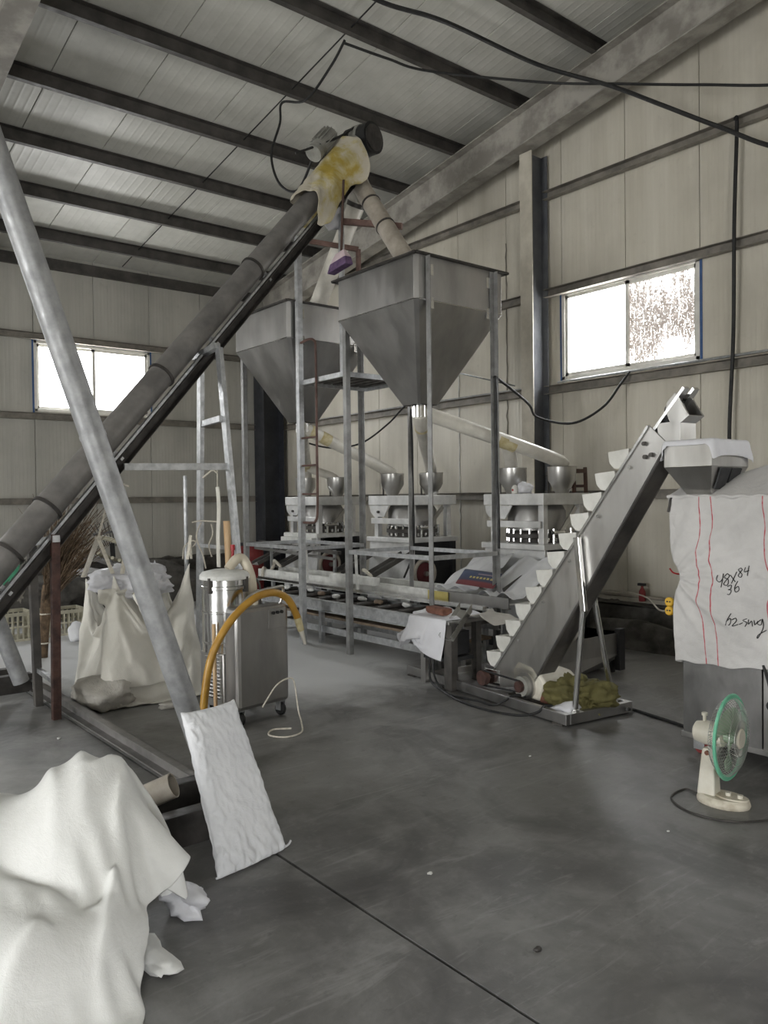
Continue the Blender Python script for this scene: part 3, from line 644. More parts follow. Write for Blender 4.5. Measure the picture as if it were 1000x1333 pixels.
# ================================================================== MAIN SCREW CONVEYOR
A0, B0 = V((1.70, 6.12, 1.475)), V((5.30, 6.95, 5.40))
ax = (B0-A0).normalized()
at = lambda s: A0+(B0-A0)*s
hz = ax.cross(V((0, 0, 1))).normalized(); upn = hz.cross(ax).normalized()
t = thing('screw_conveyor', 'long grey inclined tube screw conveyor rising from lower left to the roof', 'conveyor', at(.0)-V((0, 0, .1)))
MB().tube(at(-.34), at(.97), .105, n=28).build('conveyor_tube', 'tube', t, smooth=True)
for s in (-.06, .02, .30, .585, .86):
    MB().tube(at(s)-ax*.012, at(s)+ax*.012, .118, n=28).build('tube_collar', 'tube_d', t, smooth=True)
ch = MB(); off = -upn*.19+hz*.03
ch.chan(at(-.34)+off, at(.93)+off, .06, .085, .006, up=upn, side=1); ch.build('support_channel', 'tube_d', t)
ch = MB(); ch.bar(at(-.34)-upn*.13+hz*.06, at(.93)-upn*.13+hz*.06, .03, .02, up=upn); ch.build('cable_rail', 'galv', t)
for s in (-.1, .15, .42, .60, .82): MB().bar(at(s)-upn*.10, at(s)-upn*.2+hz*.02, .05, .03, up=ax).build('tube_saddle', 'galv', t)
# head: bearing drum with black hoods, geared motor, discharge tee
hd = at(1.0)
MB().tube(at(.95), at(1.035), .135, n=28).build('head_drum', 'motor', t, smooth=True)
MB().tube(at(1.03)-hz*.14, at(1.03)+hz*.17, .17, n=28).build('drive_hood', 'black_rub', t, smooth=True)
MB().tube(at(1.03)+hz*.17, at(1.03)+hz*.185, .14, n=28).build('hood_plate', 'tube_d', t, smooth=True)
MB().lathe([(.172, -.05), (.178, -.04), (.178, .04), (.172, .05)], at(1.03), axis=hz, n=28).build('hood_plate', 'motor', t, smooth=True)
mo = at(.945)+upn*.27-hz*.10
m = MB(); m.tube(mo-ax*.14, mo+ax*.16, .085, n=22); m.tube(mo-ax*.18, mo-ax*.14, .075, n=22); mt = m.build('motor', 'motor', t, smooth=True)
m = MB()
for k in range(16):
    a = 2*PI*k/16; d = hz*math.cos(a)+upn*math.sin(a); m.bar(mo-ax*.10+d*.095, mo+ax*.14+d*.095, .006, .03, up=d)
m.build('cooling_fin', 'motor', mt)
MB().tube(mo-ax*.24, mo-ax*.17, .092, n=22).build('fan_cowl', 'motor', mt, smooth=True)
MB().bar(mo-upn*.17-ax*.1, mo-upn*.17+ax*.1, .16, .02, up=upn).bar(mo-upn*.14-ax*.08, mo-upn*.1-ax*.08, .1, .03, up=ax).build('motor_bracket', 'tube_d', t)
MB().path([at(.86)+upn*.40-hz*.12, at(.96)+upn*.24, at(1.03)+upn*.17], .012, 8).build('motor_lead', 'black_rub', t, smooth=True)
# two discharge pipes into the hoppers
P1a, P1b = V((5.31, 6.86, 5.0)), V((5.27, 5.95, 3.80))
MB().tube(at(.985)-V((0, 0, .05)), V((5.31, 6.92, 5.06)), .11, .11, n=22).build('outlet_throat', 'motor', t, smooth=True)
p = MB(); p.path([(5.31, 6.92, 5.10), (5.31, 6.87, 4.98), (5.30, 6.70, 4.76), (5.27, 5.93, 3.78)], .098, 22, 5); p.build('discharge_pipe', 'pvc_dirty', t, smooth=True)
d1 = (V((5.27, 5.93, 3.78))-V((5.30, 6.70, 4.76))).normalized(); q1 = V((5.30, 6.70, 4.76))
for s in (0.02, .42): MB().tube(q1+d1*s, q1+d1*(s+.02), .106, n=22).build('pipe_joint', 'tube_d', t, smooth=True)
p = MB(); p.path([(5.33, 6.95, 5.02), (5.34, 6.98, 4.86), (5.33, 7.08, 4.70), (5.26, 7.72, 3.76)], .098, 22, 5); p.build('discharge_pipe', 'pvc', t, smooth=True)
MB().tube((5.335, 6.975, 4.84), (5.335, 7.0, 4.80), .108, n=22).build('pipe_joint', 'tube_d', t, smooth=True)
MB().angle((5.02, 6.90, 2.9), (5.02, 6.90, 4.78), .075, .006, (1, 0, 0), (0, -1, 0)).build('head_post', 'galv', t)
MB().bar((5.06, 6.88, 4.55), (5.42, 6.32, 4.42), .05, .06).build('head_brace', 'rust_brown', t)
MB().bar((5.05, 6.87, 4.76), at(.93)-upn*.2, .05, .05).build('head_bracket', 'tube_d', t)
# plastic film snagged under the tube
def crumple(name, mat, label, cat, c, r, seed, sub=3, loc=None, group=None, amp=.5, lo=None):
    bm = bmesh.new(); bmesh.ops.create_icosphere(bm, subdivisions=sub, radius=1); sd = V((seed*3.1, seed*1.7, seed*.9))
    for v in bm.verts:
        p = v.co.copy(); k = 1+amp*noise.noise(p*1.3+sd)+amp*.7*abs(noise.noise(p*3.1+sd))-amp*.35*abs(noise.noise(p*6.3+sd))
        v.co = V((p.x*r[0]*k, p.y*r[1]*k, p.z*r[2]*k))
        if lo is not None: v.co.z = max(v.co.z, lo)
    me = bpy.data.meshes.new(name); bm.to_mesh(me); bm.free(); me.materials.append(M[mat]); me.polygons.foreach_set('use_smooth', [True]*len(me.polygons))
    o = bpy.data.objects.new(name, me); C.objects.link(o); o.location = c; MW[o.name] = Matrix.Translation(V(c))
    if label: tag(o, label, cat, group)
    return o
crumple('plastic_film', 'film', 'scrap of clear white film snagged under the upper end of the grey tube', 'film', at(.845)-upn*.235-hz*.05, (.14, .05, .12), 5, amp=.9)
# sack tied over the head
nu, nv = 40, 44; vs = []
for j in range(nv):
    for i in range(nu):
        u = i/(nu-1); q = j/(nv-1); s = .785+.195*u; a = -2.35+4.5*q                 # wraps over the top of the tube, hangs below it
        crease = abs(noise.noise((u*2.2+q*1.5, q*4.5, 2)))*.05+.02*abs(noise.noise((u*7, q*9, 5)))
        base = .14+.05*u+crease
        hang = max(0, abs(a+.1)-1.25); d = hz*math.sin(a)*base*1.12+upn*math.cos(a)*base
        drop = hang*(.10+.10*abs(noise.noise((u*3, 9, q))))+.05*hang*math.sin(u*9)
        vs.append(at(s+.012*math.sin(q*11)*(u < .1))+d-V((0, 0, drop)))
fs = [(j*nu+i, j*nu+i+1, (j+1)*nu+i+1, (j+1)*nu+i) for j in range(nv-1) for i in range(nu-1)]
hs = single(MB().add(vs, fs), 'sack_cover', 'head_sack', 'dirty white and yellow sack tied over the conveyor head under the roof', 'sack', loc=at(.9)); finish_cloth(hs, 1, .006)
# broom hanging by the head
bt = V((4.70, 6.40, 3.90))
t = thing('hanging_broom', 'purple broom on a dark stick hanging beside the front hopper rim', 'broom', bt)
MB().tube((4.70, 6.42, 3.96), (4.70, 6.36, 4.74), .013, n=10).build('broom_stick', 'wood_d', t, smooth=True)
MB().loft([[(4.66, 6.30, 3.98), (4.74, 6.30, 3.98), (4.74, 6.56, 3.95), (4.66, 6.56, 3.95)], [(4.685, 6.36, 4.06), (4.715, 6.36, 4.06), (4.715, 6.50, 4.04), (4.685, 6.50, 4.04)]]).build('broom_head', 'pink', t, bevel=.006)
MB().loft([[(4.65, 6.28, 3.90), (4.75, 6.28, 3.90), (4.75, 6.60, 3.86), (4.65, 6.60, 3.86)], [(4.66, 6.30, 3.98), (4.74, 6.30, 3.98), (4.74, 6.56, 3.95), (4.66, 6.56, 3.95)]]).build('bristles', 'purple', t, bevel=.01)
# A-frame trestle under the middle of the tube
tp = at(.41)-upn*.24
t = thing('trestle_frame', 'galvanised angle A-frame trestle holding up the middle of the tube conveyor', 'stand', (3.2, 6.3, 0))
la, lb = V((3.17, 6.50, 2.86)), V((3.21, 6.24, 2.92))
MB().angle((3.17, 6.63, 0), la, .07, .006, (1, 0, 0), (0, -1, 0)).build('leg', 'galv', t)
MB().angle((3.21, 5.80, 0), lb, .075, .006, (1, 0, 0), (0, -1, 0)).build('leg', 'galv', t)
MB().bar((3.2, 6.52, 2.02+.25), (3.2, 6.12, 2.29), .04, .05).build('cross_rail', 'galv', t)
MB().bar((2.38, 6.20, 1.87), (3.22, 6.07, 1.88), .05, .055).build('cross_rail', 'galv', t)
MB().bar((3.19, 6.62, 1.20), (3.19, 5.93, 1.19), .03, .03).build('cross_rail', 'galv', t)
MB().tube((3.13, 6.70, 0), (3.13, 6.70, 1.82), .018, n=10).build('stay_rod', 'galv', t, smooth=True)
MB().bar(la+V((0, .04, 0)), lb+V((0, -.05, .0)), .06, .05).build('head_plate', 'galv', t)
# two posts carrying the lower end
t = thing('post_frame', 'two-post stand, one rusty red and one grey, under the lower tube end', 'stand', (1.78, 6.28, 0))
zc = lambda s: (at(s)-upn*.24).z
MB().bar((1.782, 6.05, 0), (1.80, 6.06, 1.36), .055, .06, up=(1, 0, 0)).build('post', 'rust', t, bevel=.004)
MB().bar((1.797, 6.55, 0), (1.74, 6.45, 1.30), .06, .06, up=(1, 0, 0)).build('post', 'dark_steel', t, bevel=.004)
MB().bar((1.785, 6.08, .27), (1.792, 6.52, .29), .035, .035).build('cross_rail', 'galv', t)
MB().bar((1.80, 6.02, 1.33), (1.735, 6.50, 1.28), .05, .05).build('head_plate', 'galv', t)

# ================================================================== SLANTED PIPE FRAME AND ITS FLOOR BASE
t = thing('pipe_stand', 'steel floor frame with two leaning galvanised pipe legs in the left foreground', 'frame', (1.9, 5.3, 0))
f1, k1 = V((2.06, 4.2, .10)), V((1.00, 4.2, 3.30)); dd = (k1-f1).normalized()
m = MB(); m.tube(f1, f1+dd*4.9, .066, n=24); m.build('pipe_leg', 'galv_pipe', t, smooth=True)
m = MB(); m.tube(f1+dd*1.93, f1+dd*1.955, .0695, n=24); m.build('pipe_joint', 'galv_pipe', t, smooth=True)
f2 = V((1.80, 7.05, .10)); m = MB(); m.tube(f2, f2+dd*4.9, .066, n=24); m.build('pipe_leg', 'galv_pipe', t, smooth=True)
MB().chan((1.93, 3.92, .05), (1.93, 7.14, .05), .055, .10, .009, side=-1).build('floor_beam', 'tube', t)
for y in (3.80, 3.42): MB().chan((.55, y, .075), (2.0, y-.0, .075), .08, .15, .009, side=-1).build('cross_beam', 'tube_d', t)
for y in (7.10, 7.42): MB().chan((.2, y, .075), (1.9, y, .075), .08, .15, .009, side=-1).build('cross_beam', 'tube_d', t)
MB().bar((1.915, 3.38, .055), (1.915, 3.9, .055), .10, .11).build('corner_block', 'tube_d', t)
MB().tube((2.07, 4.2, 0), (2.055, 4.2, .11), .075, n=20).build('pipe_foot', 'galv_pipe', t, smooth=True)

# ================================================================== THREE ROTARY PRESSES ALONG THE GABLE WALL
def press(y0, label, white_deck=False):
    y1 = y0+.83; x0, x1 = 6.30, 7.07
    t = thing('tablet_press', label, 'machine', ((x0+x1)/2, (y0+y1)/2, 0), 'three stainless presses along the gable wall')
    MB().box(x0, y0, 1.505, x1, y1, 1.625).build('table_top', 'inox_dusty', t, bevel=.006)
    xm, ym = (x0+x1)/2, (y0+y1)/2
    for cx, cy in ((x0+.20, y0+.58), (x0+.45, y0+.12)):            # feed funnels on the table top
        m = MB(); m.lathe([(.07, 1.625), (.095, 1.68), (.145, 1.76), (.15, 1.90), (.155, 1.905), (.145, 1.905), (.14, 1.77), (.06, 1.64)], (cx, cy, 0), n=24)
        fu = m.build('funnel', 'inox', t, smooth=True)
        m = MB(); m.tube((cx, cy+.185, 1.625), (cx, cy+.185, 1.83), .011, n=8); m.tube((cx, cy+.13, 1.82), (cx, cy+.205, 1.82), .014, n=8); m.tube((cx, cy+.185, 1.83), (cx, cy+.185, 1.86), .022, n=8); m.build('funnel_stay', 'dark_steel', fu, smooth=True)
    for cx, cy in ((x0+.09, y0+.08), (x0+.09, y1-.09), (x1-.09, y0+.08), (x1-.09, y1-.09)):
        MB().box(cx-.035, cy-.035, 1.10, cx+.035, cy+.035, 1.505).build('column', 'inox_dusty', t, bevel=.004)
    MB().lathe([(.29, 1.22), (.31, 1.24), (.31, 1.44), (.27, 1.505)], (xm, ym, 0), n=32).build('turret_drum', 'inox_dull', t, smooth=True)
    MB().lathe([(.30, 1.105), (.30, 1.15), (.33, 1.16), (.33, 1.20), (.30, 1.22)], (xm, ym, 0), n=32).build('die_table', 'dark_steel', t, smooth=True)
    for k in range(14):                                            # punches round the turret
        a = PI*.55+k*2*PI/20; MB().tube((xm+.31*math.cos(a), ym+.31*math.sin(a), 1.12), (xm+.31*math.cos(a), ym+.31*math.sin(a), 1.25), .016, n=8).build('punch', 'inox_bright', t, smooth=True)
    # front guard plate with its cut-out, and a knob
    P = [(x0+.012, y1-.01, 1.50), (x0+.012, y1-.40, 1.50), (x0+.012, y1-.33, 1.40), (x0+.012, y1-.30, 1.36), (x0+.012, y1-.10, 1.36), (x0+.012, y1-.03, 1.42)]
    MB().prism(P, (.01, 0, 0)).build('guard_plate', 'inox_dusty', t)
    MB().box(x0+.02, y0+.06, 1.27, x0+.04, y1-.03, 1.34).build('front_rail', 'inox_dusty', t, bevel=.004)
    MB().tube((x0-.012, y1-.2, 1.42), (x0+.014, y1-.2, 1.42), .018, n=10).build('knob', 'dark_steel', t, smooth=True)
    MB().bar((x0+.3, y0+.02, 1.22), (x0+.55, y0+.02, 1.48), .05, .012, up=(0, 1, 0)).build('feed_chute', 'inox', t)
    for k in range(3): MB().tube((x0+.2+k*.14, y0+.03, 1.10), (x0+.2+k*.14, y0+.03, 1.26), .014, n=8).build('valve_stem', 'inox_bright', t, smooth=True)
    MB().tube((x0+.18, y0+.03, 1.22), (x0+.36, y0+.03, 1.22), .022, n=10).build('valve_body', 'inox_bright', t, smooth=True)
    MB().box(x0-.02, y0-.02, 1.045, x1, y1+.02, 1.105).build('base_top', 'inox_dusty' if not white_deck else 'dusty_white', t, bevel=.006)
    if white_deck: MB().box(x0-.06, y0+.05, .97, x0+.5, y1+.04, 1.043).build('deck_board', 'dusty_white', t, bevel=.006)
    # lower cabinet: pale sloping front, dark open side
    MB().hexa([(x0-.05, y0+.0, .10), (x0+.06, y0, .10), (x0+.06, y1, .10), (x0-.05, y1, .10), (x0+.02, y0, 1.045), (x0+.06, y0, 1.045), (x0+.06, y1, 1.045), (x0+.02, y1, 1.045)]).build('front_panel', 'inox_dusty', t, bevel=.004)
    MB().box(x0+.06, y0+.05, .06, x1-.02, y1-.0, 1.045).build('cabinet_body', 'dark_cab', t, bevel=.004)
    MB().box(x0+.06, y0+.0, .06, x0+.12, y0+.05, 1.045).build('side_post', 'dark_cab', t); MB().box(x1-.08, y0, .06, x1-.02, y0+.05, 1.045).build('side_post', 'dark_cab', t)
    MB().box(x0-.03, y0-.02, 0, x1, y1+.02, .07).build('plinth', 'dark_cab', t)
    wc = V((x0+.21, y0-.005, .665)); hw = MB()
    hw.path([wc+V((math.cos(2*PI*k/16)*.165, 0, math.sin(2*PI*k/16)*.165)) for k in range(16)], .026, 10, 2, closed=True); wh = hw.build('handwheel', 'pvc_dirty', t, smooth=True)
    MB().tube(wc+V((0, .015, 0)), wc+V((0, -.012, 0)), .135, n=28).build('wheel_disc', 'maroon', wh, smooth=True)
    MB().tube(wc+V((0, .05, 0)), wc+V((0, -.05, 0)), .03, n=12).build('wheel_hub', 'inox', wh, smooth=True)
    # delivery chutes sloping to the belt line
    for cy in (y0+.10, y1-.10):
        m = MB(); p, q = V((x0+.0, cy, .90)), V((x0-.58, cy, .665))
        m.bar(p, q, .16, .008); c = m.build('delivery_chute', 'inox', t)
        for s in (-1, 1): MB().bar(p+V((0, s*.08, .02)), q+V((0, s*.08, .02)), .012, .05).build('chute_side', 'dark_steel', c)
    return t
press(9.26, 'stainless rotary press nearest the dark corner column, with a white dusted deck', True)
press(7.25, 'stainless rotary press in the middle of the three along the gable wall')
press(5.21, 'stainless rotary press nearest the inclined bucket elevator')
# feed pipes from the hoppers to the press funnels
def feed_pipe(label, pts, r, tape_at=(), mat='pvc'):
    loc = V(pts[-1]); t = thing('feed_pipe', label, 'pipe', loc)
    MB().path(pts, r, 20, 4).build('pipe', mat, t, smooth=True)
    P = [V(p) for p in pts]
    for a, b, L in tape_at: A, B = V(a), V(b); MB().tube(A, B, r*1.05, n=20).build('tape_wrap', 'tape', t, smooth=True)
    return t
feed_pipe('white plastic pipe dropping almost straight from the front hopper outlet', [(5.27, 5.90, 2.44), (5.40, 6.03, 2.32), (6.62, 7.24, 1.99), (6.74, 7.36, 1.88)], .072, [((5.36, 5.99, 2.36), (5.43, 6.06, 2.30), 0)])
t = feed_pipe('long white plastic pipe sloping from the front hopper to the press by the elevator', [(5.27, 5.90, 2.46), (5.36, 5.86, 2.42), (6.60, 5.36, 2.0), (6.74, 5.33, 1.91)], .072, [((6.04, 5.585, 2.185), (6.22, 5.515, 2.12), 0)])
MB().path([(6.13, 5.55, 2.15), (6.28, 5.63, 2.03), (6.44, 5.76, 1.94), (6.50, 5.79, 1.86)], .066, 18, 4).build('branch_pipe', 'pvc', t, smooth=True)
feed_pipe('white plastic pipe sloping from the back hopper to the middle press', [(5.27, 8.01, 2.46), (5.35, 8.00, 2.42), (6.38, 7.86, 1.97), (6.50, 7.84, 1.90)], .072, [((5.50, 7.98, 2.355), (5.62, 7.963, 2.30), 0), ((5.36, 8.0, 2.42), (5.42, 7.99, 2.39), 0)])
t = feed_pipe('white plastic pipe falling from the back hopper to the press in the corner', [(5.27, 8.01, 2.44), (5.42, 8.25, 2.34), (6.36, 9.60, 2.06), (6.50, 9.80, 1.90)], .072, [((6.20, 9.37, 2.11), (6.36, 9.60, 2.06), 0)])
MB().path([(6.30, 9.52, 2.07), (6.48, 9.50, 1.99), (6.66, 9.44, 1.93), (6.75, 9.40, 1.87)], .06, 18, 4).build('branch_pipe', 'pvc', t, smooth=True)

# ================================================================== BELT LINES BETWEEN HOPPERS AND PRESSES
t = thing('roller_conveyor', 'long low galvanised conveyor with dark dusty belt running under the hoppers', 'conveyor', (5.22, 6.9, 0))
CY0, CY1 = 5.05, 8.62
for x, sd in ((5.0, 1), (5.45, -1)): MB().chan((x, CY0, .42), (x, CY1, .42), .05, .125, .006, side=-sd).build('side_beam', 'galv', t)
MB().box(5.03, CY0+.05, .425, 5.42, CY1-.05, .455).build('belt', 'black_belt', t)
MB().box(5.04, CY0+.05, .275, 5.41, CY1-.05, .30).build('return_belt', 'brown_board', t)
for k in range(10): MB().tube((5.02, CY0+.2+k*.355, .475), (5.43, CY0+.2+k*.355, .475), .026, n=12).build('roller', 'dark_steel', t, smooth=True)
for y in (5.45, 7.28, 8.50):
    for x in (5.0, 5.45): MB().bar((x, y, 0), (x, y, .36), .05, .05, up=(0, 1, 0)).build('leg', 'galv', t)
for x in (5.0, 5.45): MB().bar((x, CY0+.3, .16), (x, CY1-.1, .16), .03, .07).build('stretcher', 'galv', t)
for y in (5.45, 7.28, 8.50): MB().bar((5.0, y, .10), (5.45, y, .10), .04, .05).build('cross_stretcher', 'dark_steel', t)
ORD = ['first', 'second', 'third', 'fourth', 'fifth', 'sixth', 'seventh', 'eighth', 'ninth']
rr = random.Random(2)
for k in range(9):
    y = CY0+.3+k*.37+rr.random()*.1; x = 5.15+rr.random()*.2
    crumple('tablet_lump', 'dusty_white' if k % 3 else 'brown_board', f'small {"white" if k % 3 else "brown"} lump, {ORD[k]} from the near end of the dark belt', 'lump', (x, y, .50), (.035, .06, .025), 20+k, 2, group='lumps on the low belt')
t = thing('sorting_conveyor', 'long upper conveyor trough with white edges and yellow tape in front of the presses', 'conveyor', (5.62, 7.2, 0))
SY0, SY1 = 4.98, 9.55
MB().chan((5.52, SY0, .60), (5.52, SY1, .60), .03, .10, .006, side=1).build('side_beam', 'dusty_white', t)
MB().chan((5.52, SY0, .60), (5.52, 5.95, .60), .03, .104, .008, side=1).build('steel_cheek', 'inox_dull', t)
MB().bar((5.506, 5.78, .60), (5.506, 6.08, .60), .006, .085).build('yellow_tape', 'yellow_tape', t)
MB().chan((5.84, SY0, .62), (5.84, SY1, .62), .03, .10, .006, side=-1).build('side_beam', 'dusty_white', t)
MB().box(5.53, SY0, .585, 5.83, SY1, .60).build('belt', 'dusty_white', t)
m = MB(); m.bar((5.30, SY0+.1, .575), (5.30, SY1-.4, .575), .05, .03); m.build('guide_rail', 'inox_bright', t)
MB().bar((5.38, SY0+.1, .545), (5.38, SY1-.4, .545), .09, .012).build('spill_tray', 'dusty_white', t)
MB().bar((5.48, 6.9, .665), (5.48, 7.75, .665), .10, .09).build('cover_board', 'dusty_white', t, bevel=.006)
for y in (5.3, 6.6, 7.9, 9.2):
    for x in (5.54, 5.82): MB().bar((x, y, 0), (x, y, .56), .04, .04, up=(0, 1, 0)).build('leg', 'galv', t)
    MB().bar((5.30, y, .54), (5.54, y, .54), .03, .03).build('bracket', 'galv', t)
for y, h in ((7.05, 1.02), (8.05, .98)): MB().bar((5.33, y, .54), (5.33, y+.03, h), .025, .025, up=(0, 1, 0)).build('upright', 'dusty_white', t)
MB().bar((5.7, 7.9, .93), (5.7, 9.8, 1.0), .06, .04).build('cable_tray', 'dark_steel', t)
MB().bar((5.62, 7.9, .86), (5.62, 9.8, .92), .04, .03).build('cable_tray', 'inox_dull', t)
for y in (8.0, 9.5): MB().bar((5.7, y, .60), (5.7, y, .96), .03, .03, up=(0, 1, 0)).build('tray_post', 'galv', t)
# rags tied round the chute ends
for i, (y, lab) in enumerate(((7.36, 'white rag tied round the chute end below the middle press'), (9.36, 'white rag tied round the chute end below the corner press'))):
    m = MB(); m.path([(5.70, y-.1, .68), (5.66, y, .76), (5.72, y+.1, .70), (5.62, y+.08, .60), (5.50, y+.02, .67), (5.47, y, .56)], .022, 8, 4); single(m, 'tied_rag', 'rope', lab, 'rag', loc=(5.6, y, .6), smooth=True)
# sacks stuffed round the press by the elevator, with a printed bag on top
def drape(name, mat, label, cat, f, nu, nv, loc, group=None, collide=None, pin=None, steps=60, solid=.004, press=None, sub=1, uv=None, stretch=1.0, sett=None, parent=None, **kw):
    X, E, B, Fc = grid_cloth(nu, nv, f); r = lens(X, E)*stretch; br = lens(X, B)*stretch
    X = X+np.array([[noise.noise(V(p)*9+V((1.7, 3, 5)))*.006 for _ in range(3)] for p in X])
    X = pbd(X, E, r, B, br, pin=pin, steps=steps, collide=collide, **kw)
    m = cloth_mb(X, Fc)
    if parent is not None: o = m.build(name, mat, parent)
    else: o = single(m, name, mat, label, cat, group, loc=loc)
    finish_cloth(o, sub, solid, uv=[(i/(nu-1), j/(nv-1)) for j in range(nv) for i in range(nu)])
    return o
drape('sack_sheet', 'sack', 'white woven sack opened flat under the left chute by the elevator', 'sack', lambda a, b: (5.56+.66*b, 5.52+.52*a, .80+.34*b), 26, 30, (5.8, 5.8, .6),
      collide=chain(lambda Y: np.where(np.arange(3) == 2, np.maximum(Y, (.655+np.maximum(0, Y[:, :1]-5.66)*.55+.05*np.abs(np.sin(Y[:, 1:2]*14+Y[:, :1]*9)))), Y)), steps=50)
drape('sack_sheet', 'sack', 'white woven sack opened flat under the right chute beside the elevator buckets', 'sack', lambda a, b: (5.56+.66*b, 4.90+.60*a, .82+.34*b), 28, 30, (5.8, 5.2, .6),
      collide=chain(lambda Y: np.where(np.arange(3) == 2, np.maximum(Y, (.665+np.maximum(0, Y[:, :1]-5.66)*.55+.03*np.sin(Y[:, 1:2]*25))), Y)), steps=50)
def flatbag(name, mat, label, cat, c, ux, uy, h, group=None, n=14):
    """filled flat bag: pillow between two unit-ish edge vectors"""
    ux, uy = V(ux), V(uy); nz = ux.cross(uy).normalized(); c = V(c); vs = []; fs = []; uv = []
    for sgn in (1, -1):
        o = len(vs)
        for j in range(n):
            for i in range(n):
                a, b = i/(n-1), j/(n-1); e = (1-(2*a-1)**4)*(1-(2*b-1)**4)
                p = c+ux*(a-.5)+uy*(b-.5)+nz*(sgn*h*.5*e**.6+.12*h*e*noise.noise((a*5, b*5, sgn)))
                vs.append(p); uv.append((a, b))
        for j in range(n-1):
            for i in range(n-1):
                q = (o+j*n+i, o+j*n+i+1, o+(j+1)*n+i+1, o+(j+1)*n+i); fs.append(q if sgn == 1 else q[::-1])
    o = single(MB().add(vs, fs), name, mat, label, cat, group, loc=c)
    return finish_cloth(o, 1, 0, uv)
flatbag('printed_bag', 'print', 'blue and red printed plastic bag lying on the white sacks', 'bag', (5.66, 5.50, .79), (.10, -.42, -.03), (.20, .06, .13), .035)

# ================================================================== INCLINED BUCKET ELEVATOR
EO, EU, EV = V((4.67, 5.36, 0)), V((-.132, -.991, 0)), V((.991, -.132, 0))
W = lambda u, v, z: EO+EU*u+EV*v+V((0, 0, z))
t = thing('bucket_elevator', 'inclined stainless bucket elevator with white buckets on a low floor pan', 'elevator', W(1.0, .3, 0))
s0, s1 = (.93, .15), (2.53, 2.03); dn = V((s1[0]-s0[0], s1[1]-s0[1])).normalized(); pn = V((dn.y, -dn.x)); hW = .355
def side(v, th, nm, mt='inox'):
    pts = [V(s0), V(s0)+pn*hW*.28, V((s0[0]+.33, s0[1]-.02)), V((1.43, .16)), V((2.66, 1.88)), V((2.655, 1.93)), V((2.53, 2.04))]
    MB().prism([W(p.x, v, p.y) for p in pts], EV*th).build(nm, mt, t, bevel=.004)
side(.12, .012, 'side_plate'); side(.265, .012, 'side_plate')
MB().hexa([W(1.43, .12, .16), W(1.43, .277, .16), W(1.42, .277, .175), W(1.42, .12, .175), W(2.66, .12, 1.88), W(2.66, .277, 1.88), W(2.65, .277, 1.895), W(2.65, .12, 1.895)]).build('bottom_plate_shaded', 'dark_steel', t)  # underside shade put into a dark plate colour
MB().hexa([W(1.02, .13, .20), W(1.02, .27, .20), W(1.03, .27, .19), W(1.03, .13, .19), W(2.50, .13, 1.95), W(2.50, .27, 1.95), W(2.51, .27, 1.94), W(2.51, .13, 1.94)]).build('inner_plate', 'dark_cab', t)
# edge flange along the upper side, bolts
e0, e1 = V(s0)-pn*.0, V(s1)
MB().bar(W(e0.x, .125, e0.y), W(e1.x, .125, e1.y), .016, .03, up=EV).build('edge_flange', 'inox_bright', t)
MB().bar(W(e0.x, .27, e0.y), W(e1.x, .27, e1.y), .016, .03, up=EV).build('edge_flange', 'inox_bright', t)
for k in range(5):
    q = V(s0)+dn*(.5+k*.42)+pn*.05; MB().tube(W(q.x, .105, q.y), W(q.x, .13, q.y), .012, n=8).build('bolt', 'inox_bright', t, smooth=True)
for q in (V(s1)-dn*.12+pn*.14, V(s1)-dn*.1+pn*.05, V(s1)-dn*.16+pn*.11): MB().tube(W(q.x, .10, q.y), W(q.x, .13, q.y), .014, n=10).build('bolt', 'dark_steel', t, smooth=True)
# chain and drive head above the casing
for v in (.15, .24):
    m = MB(); a, b = V(s1)-dn*.25+pn*.03, V(s1)+dn*.33+pn*.06; m.bar(W(a.x, v, a.y), W(b.x, v, b.y), .02, .05, up=EV); m.build('head_rail', 'inox_bright', t)
for k in range(9):
    q = V(s1)-dn*.1+dn*(.045*k)+pn*.045; MB().tube(W(q.x, .17, q.y), W(q.x, .22, q.y), .016, n=8).build('chain_roller', 'inox_bright' if k % 2 else 'dark_steel', t, smooth=True)
q = V(s1)+dn*.16+pn*.05; MB().tube(W(q.x, .13, q.y), W(q.x, .27, q.y), .03, n=12).build('head_shaft', 'dark_steel', t, smooth=True)
MB().tube(W(q.x, .185, q.y), W(q.x, .205, q.y), .07, n=18).build('sprocket', 'dark_steel', t, smooth=True)
MB().bar(W(q.x-.05, .16, q.y-.08), W(q.x-.05, .24, q.y-.08), .05, .10).build('chain_guide', 'dark_cab', t)
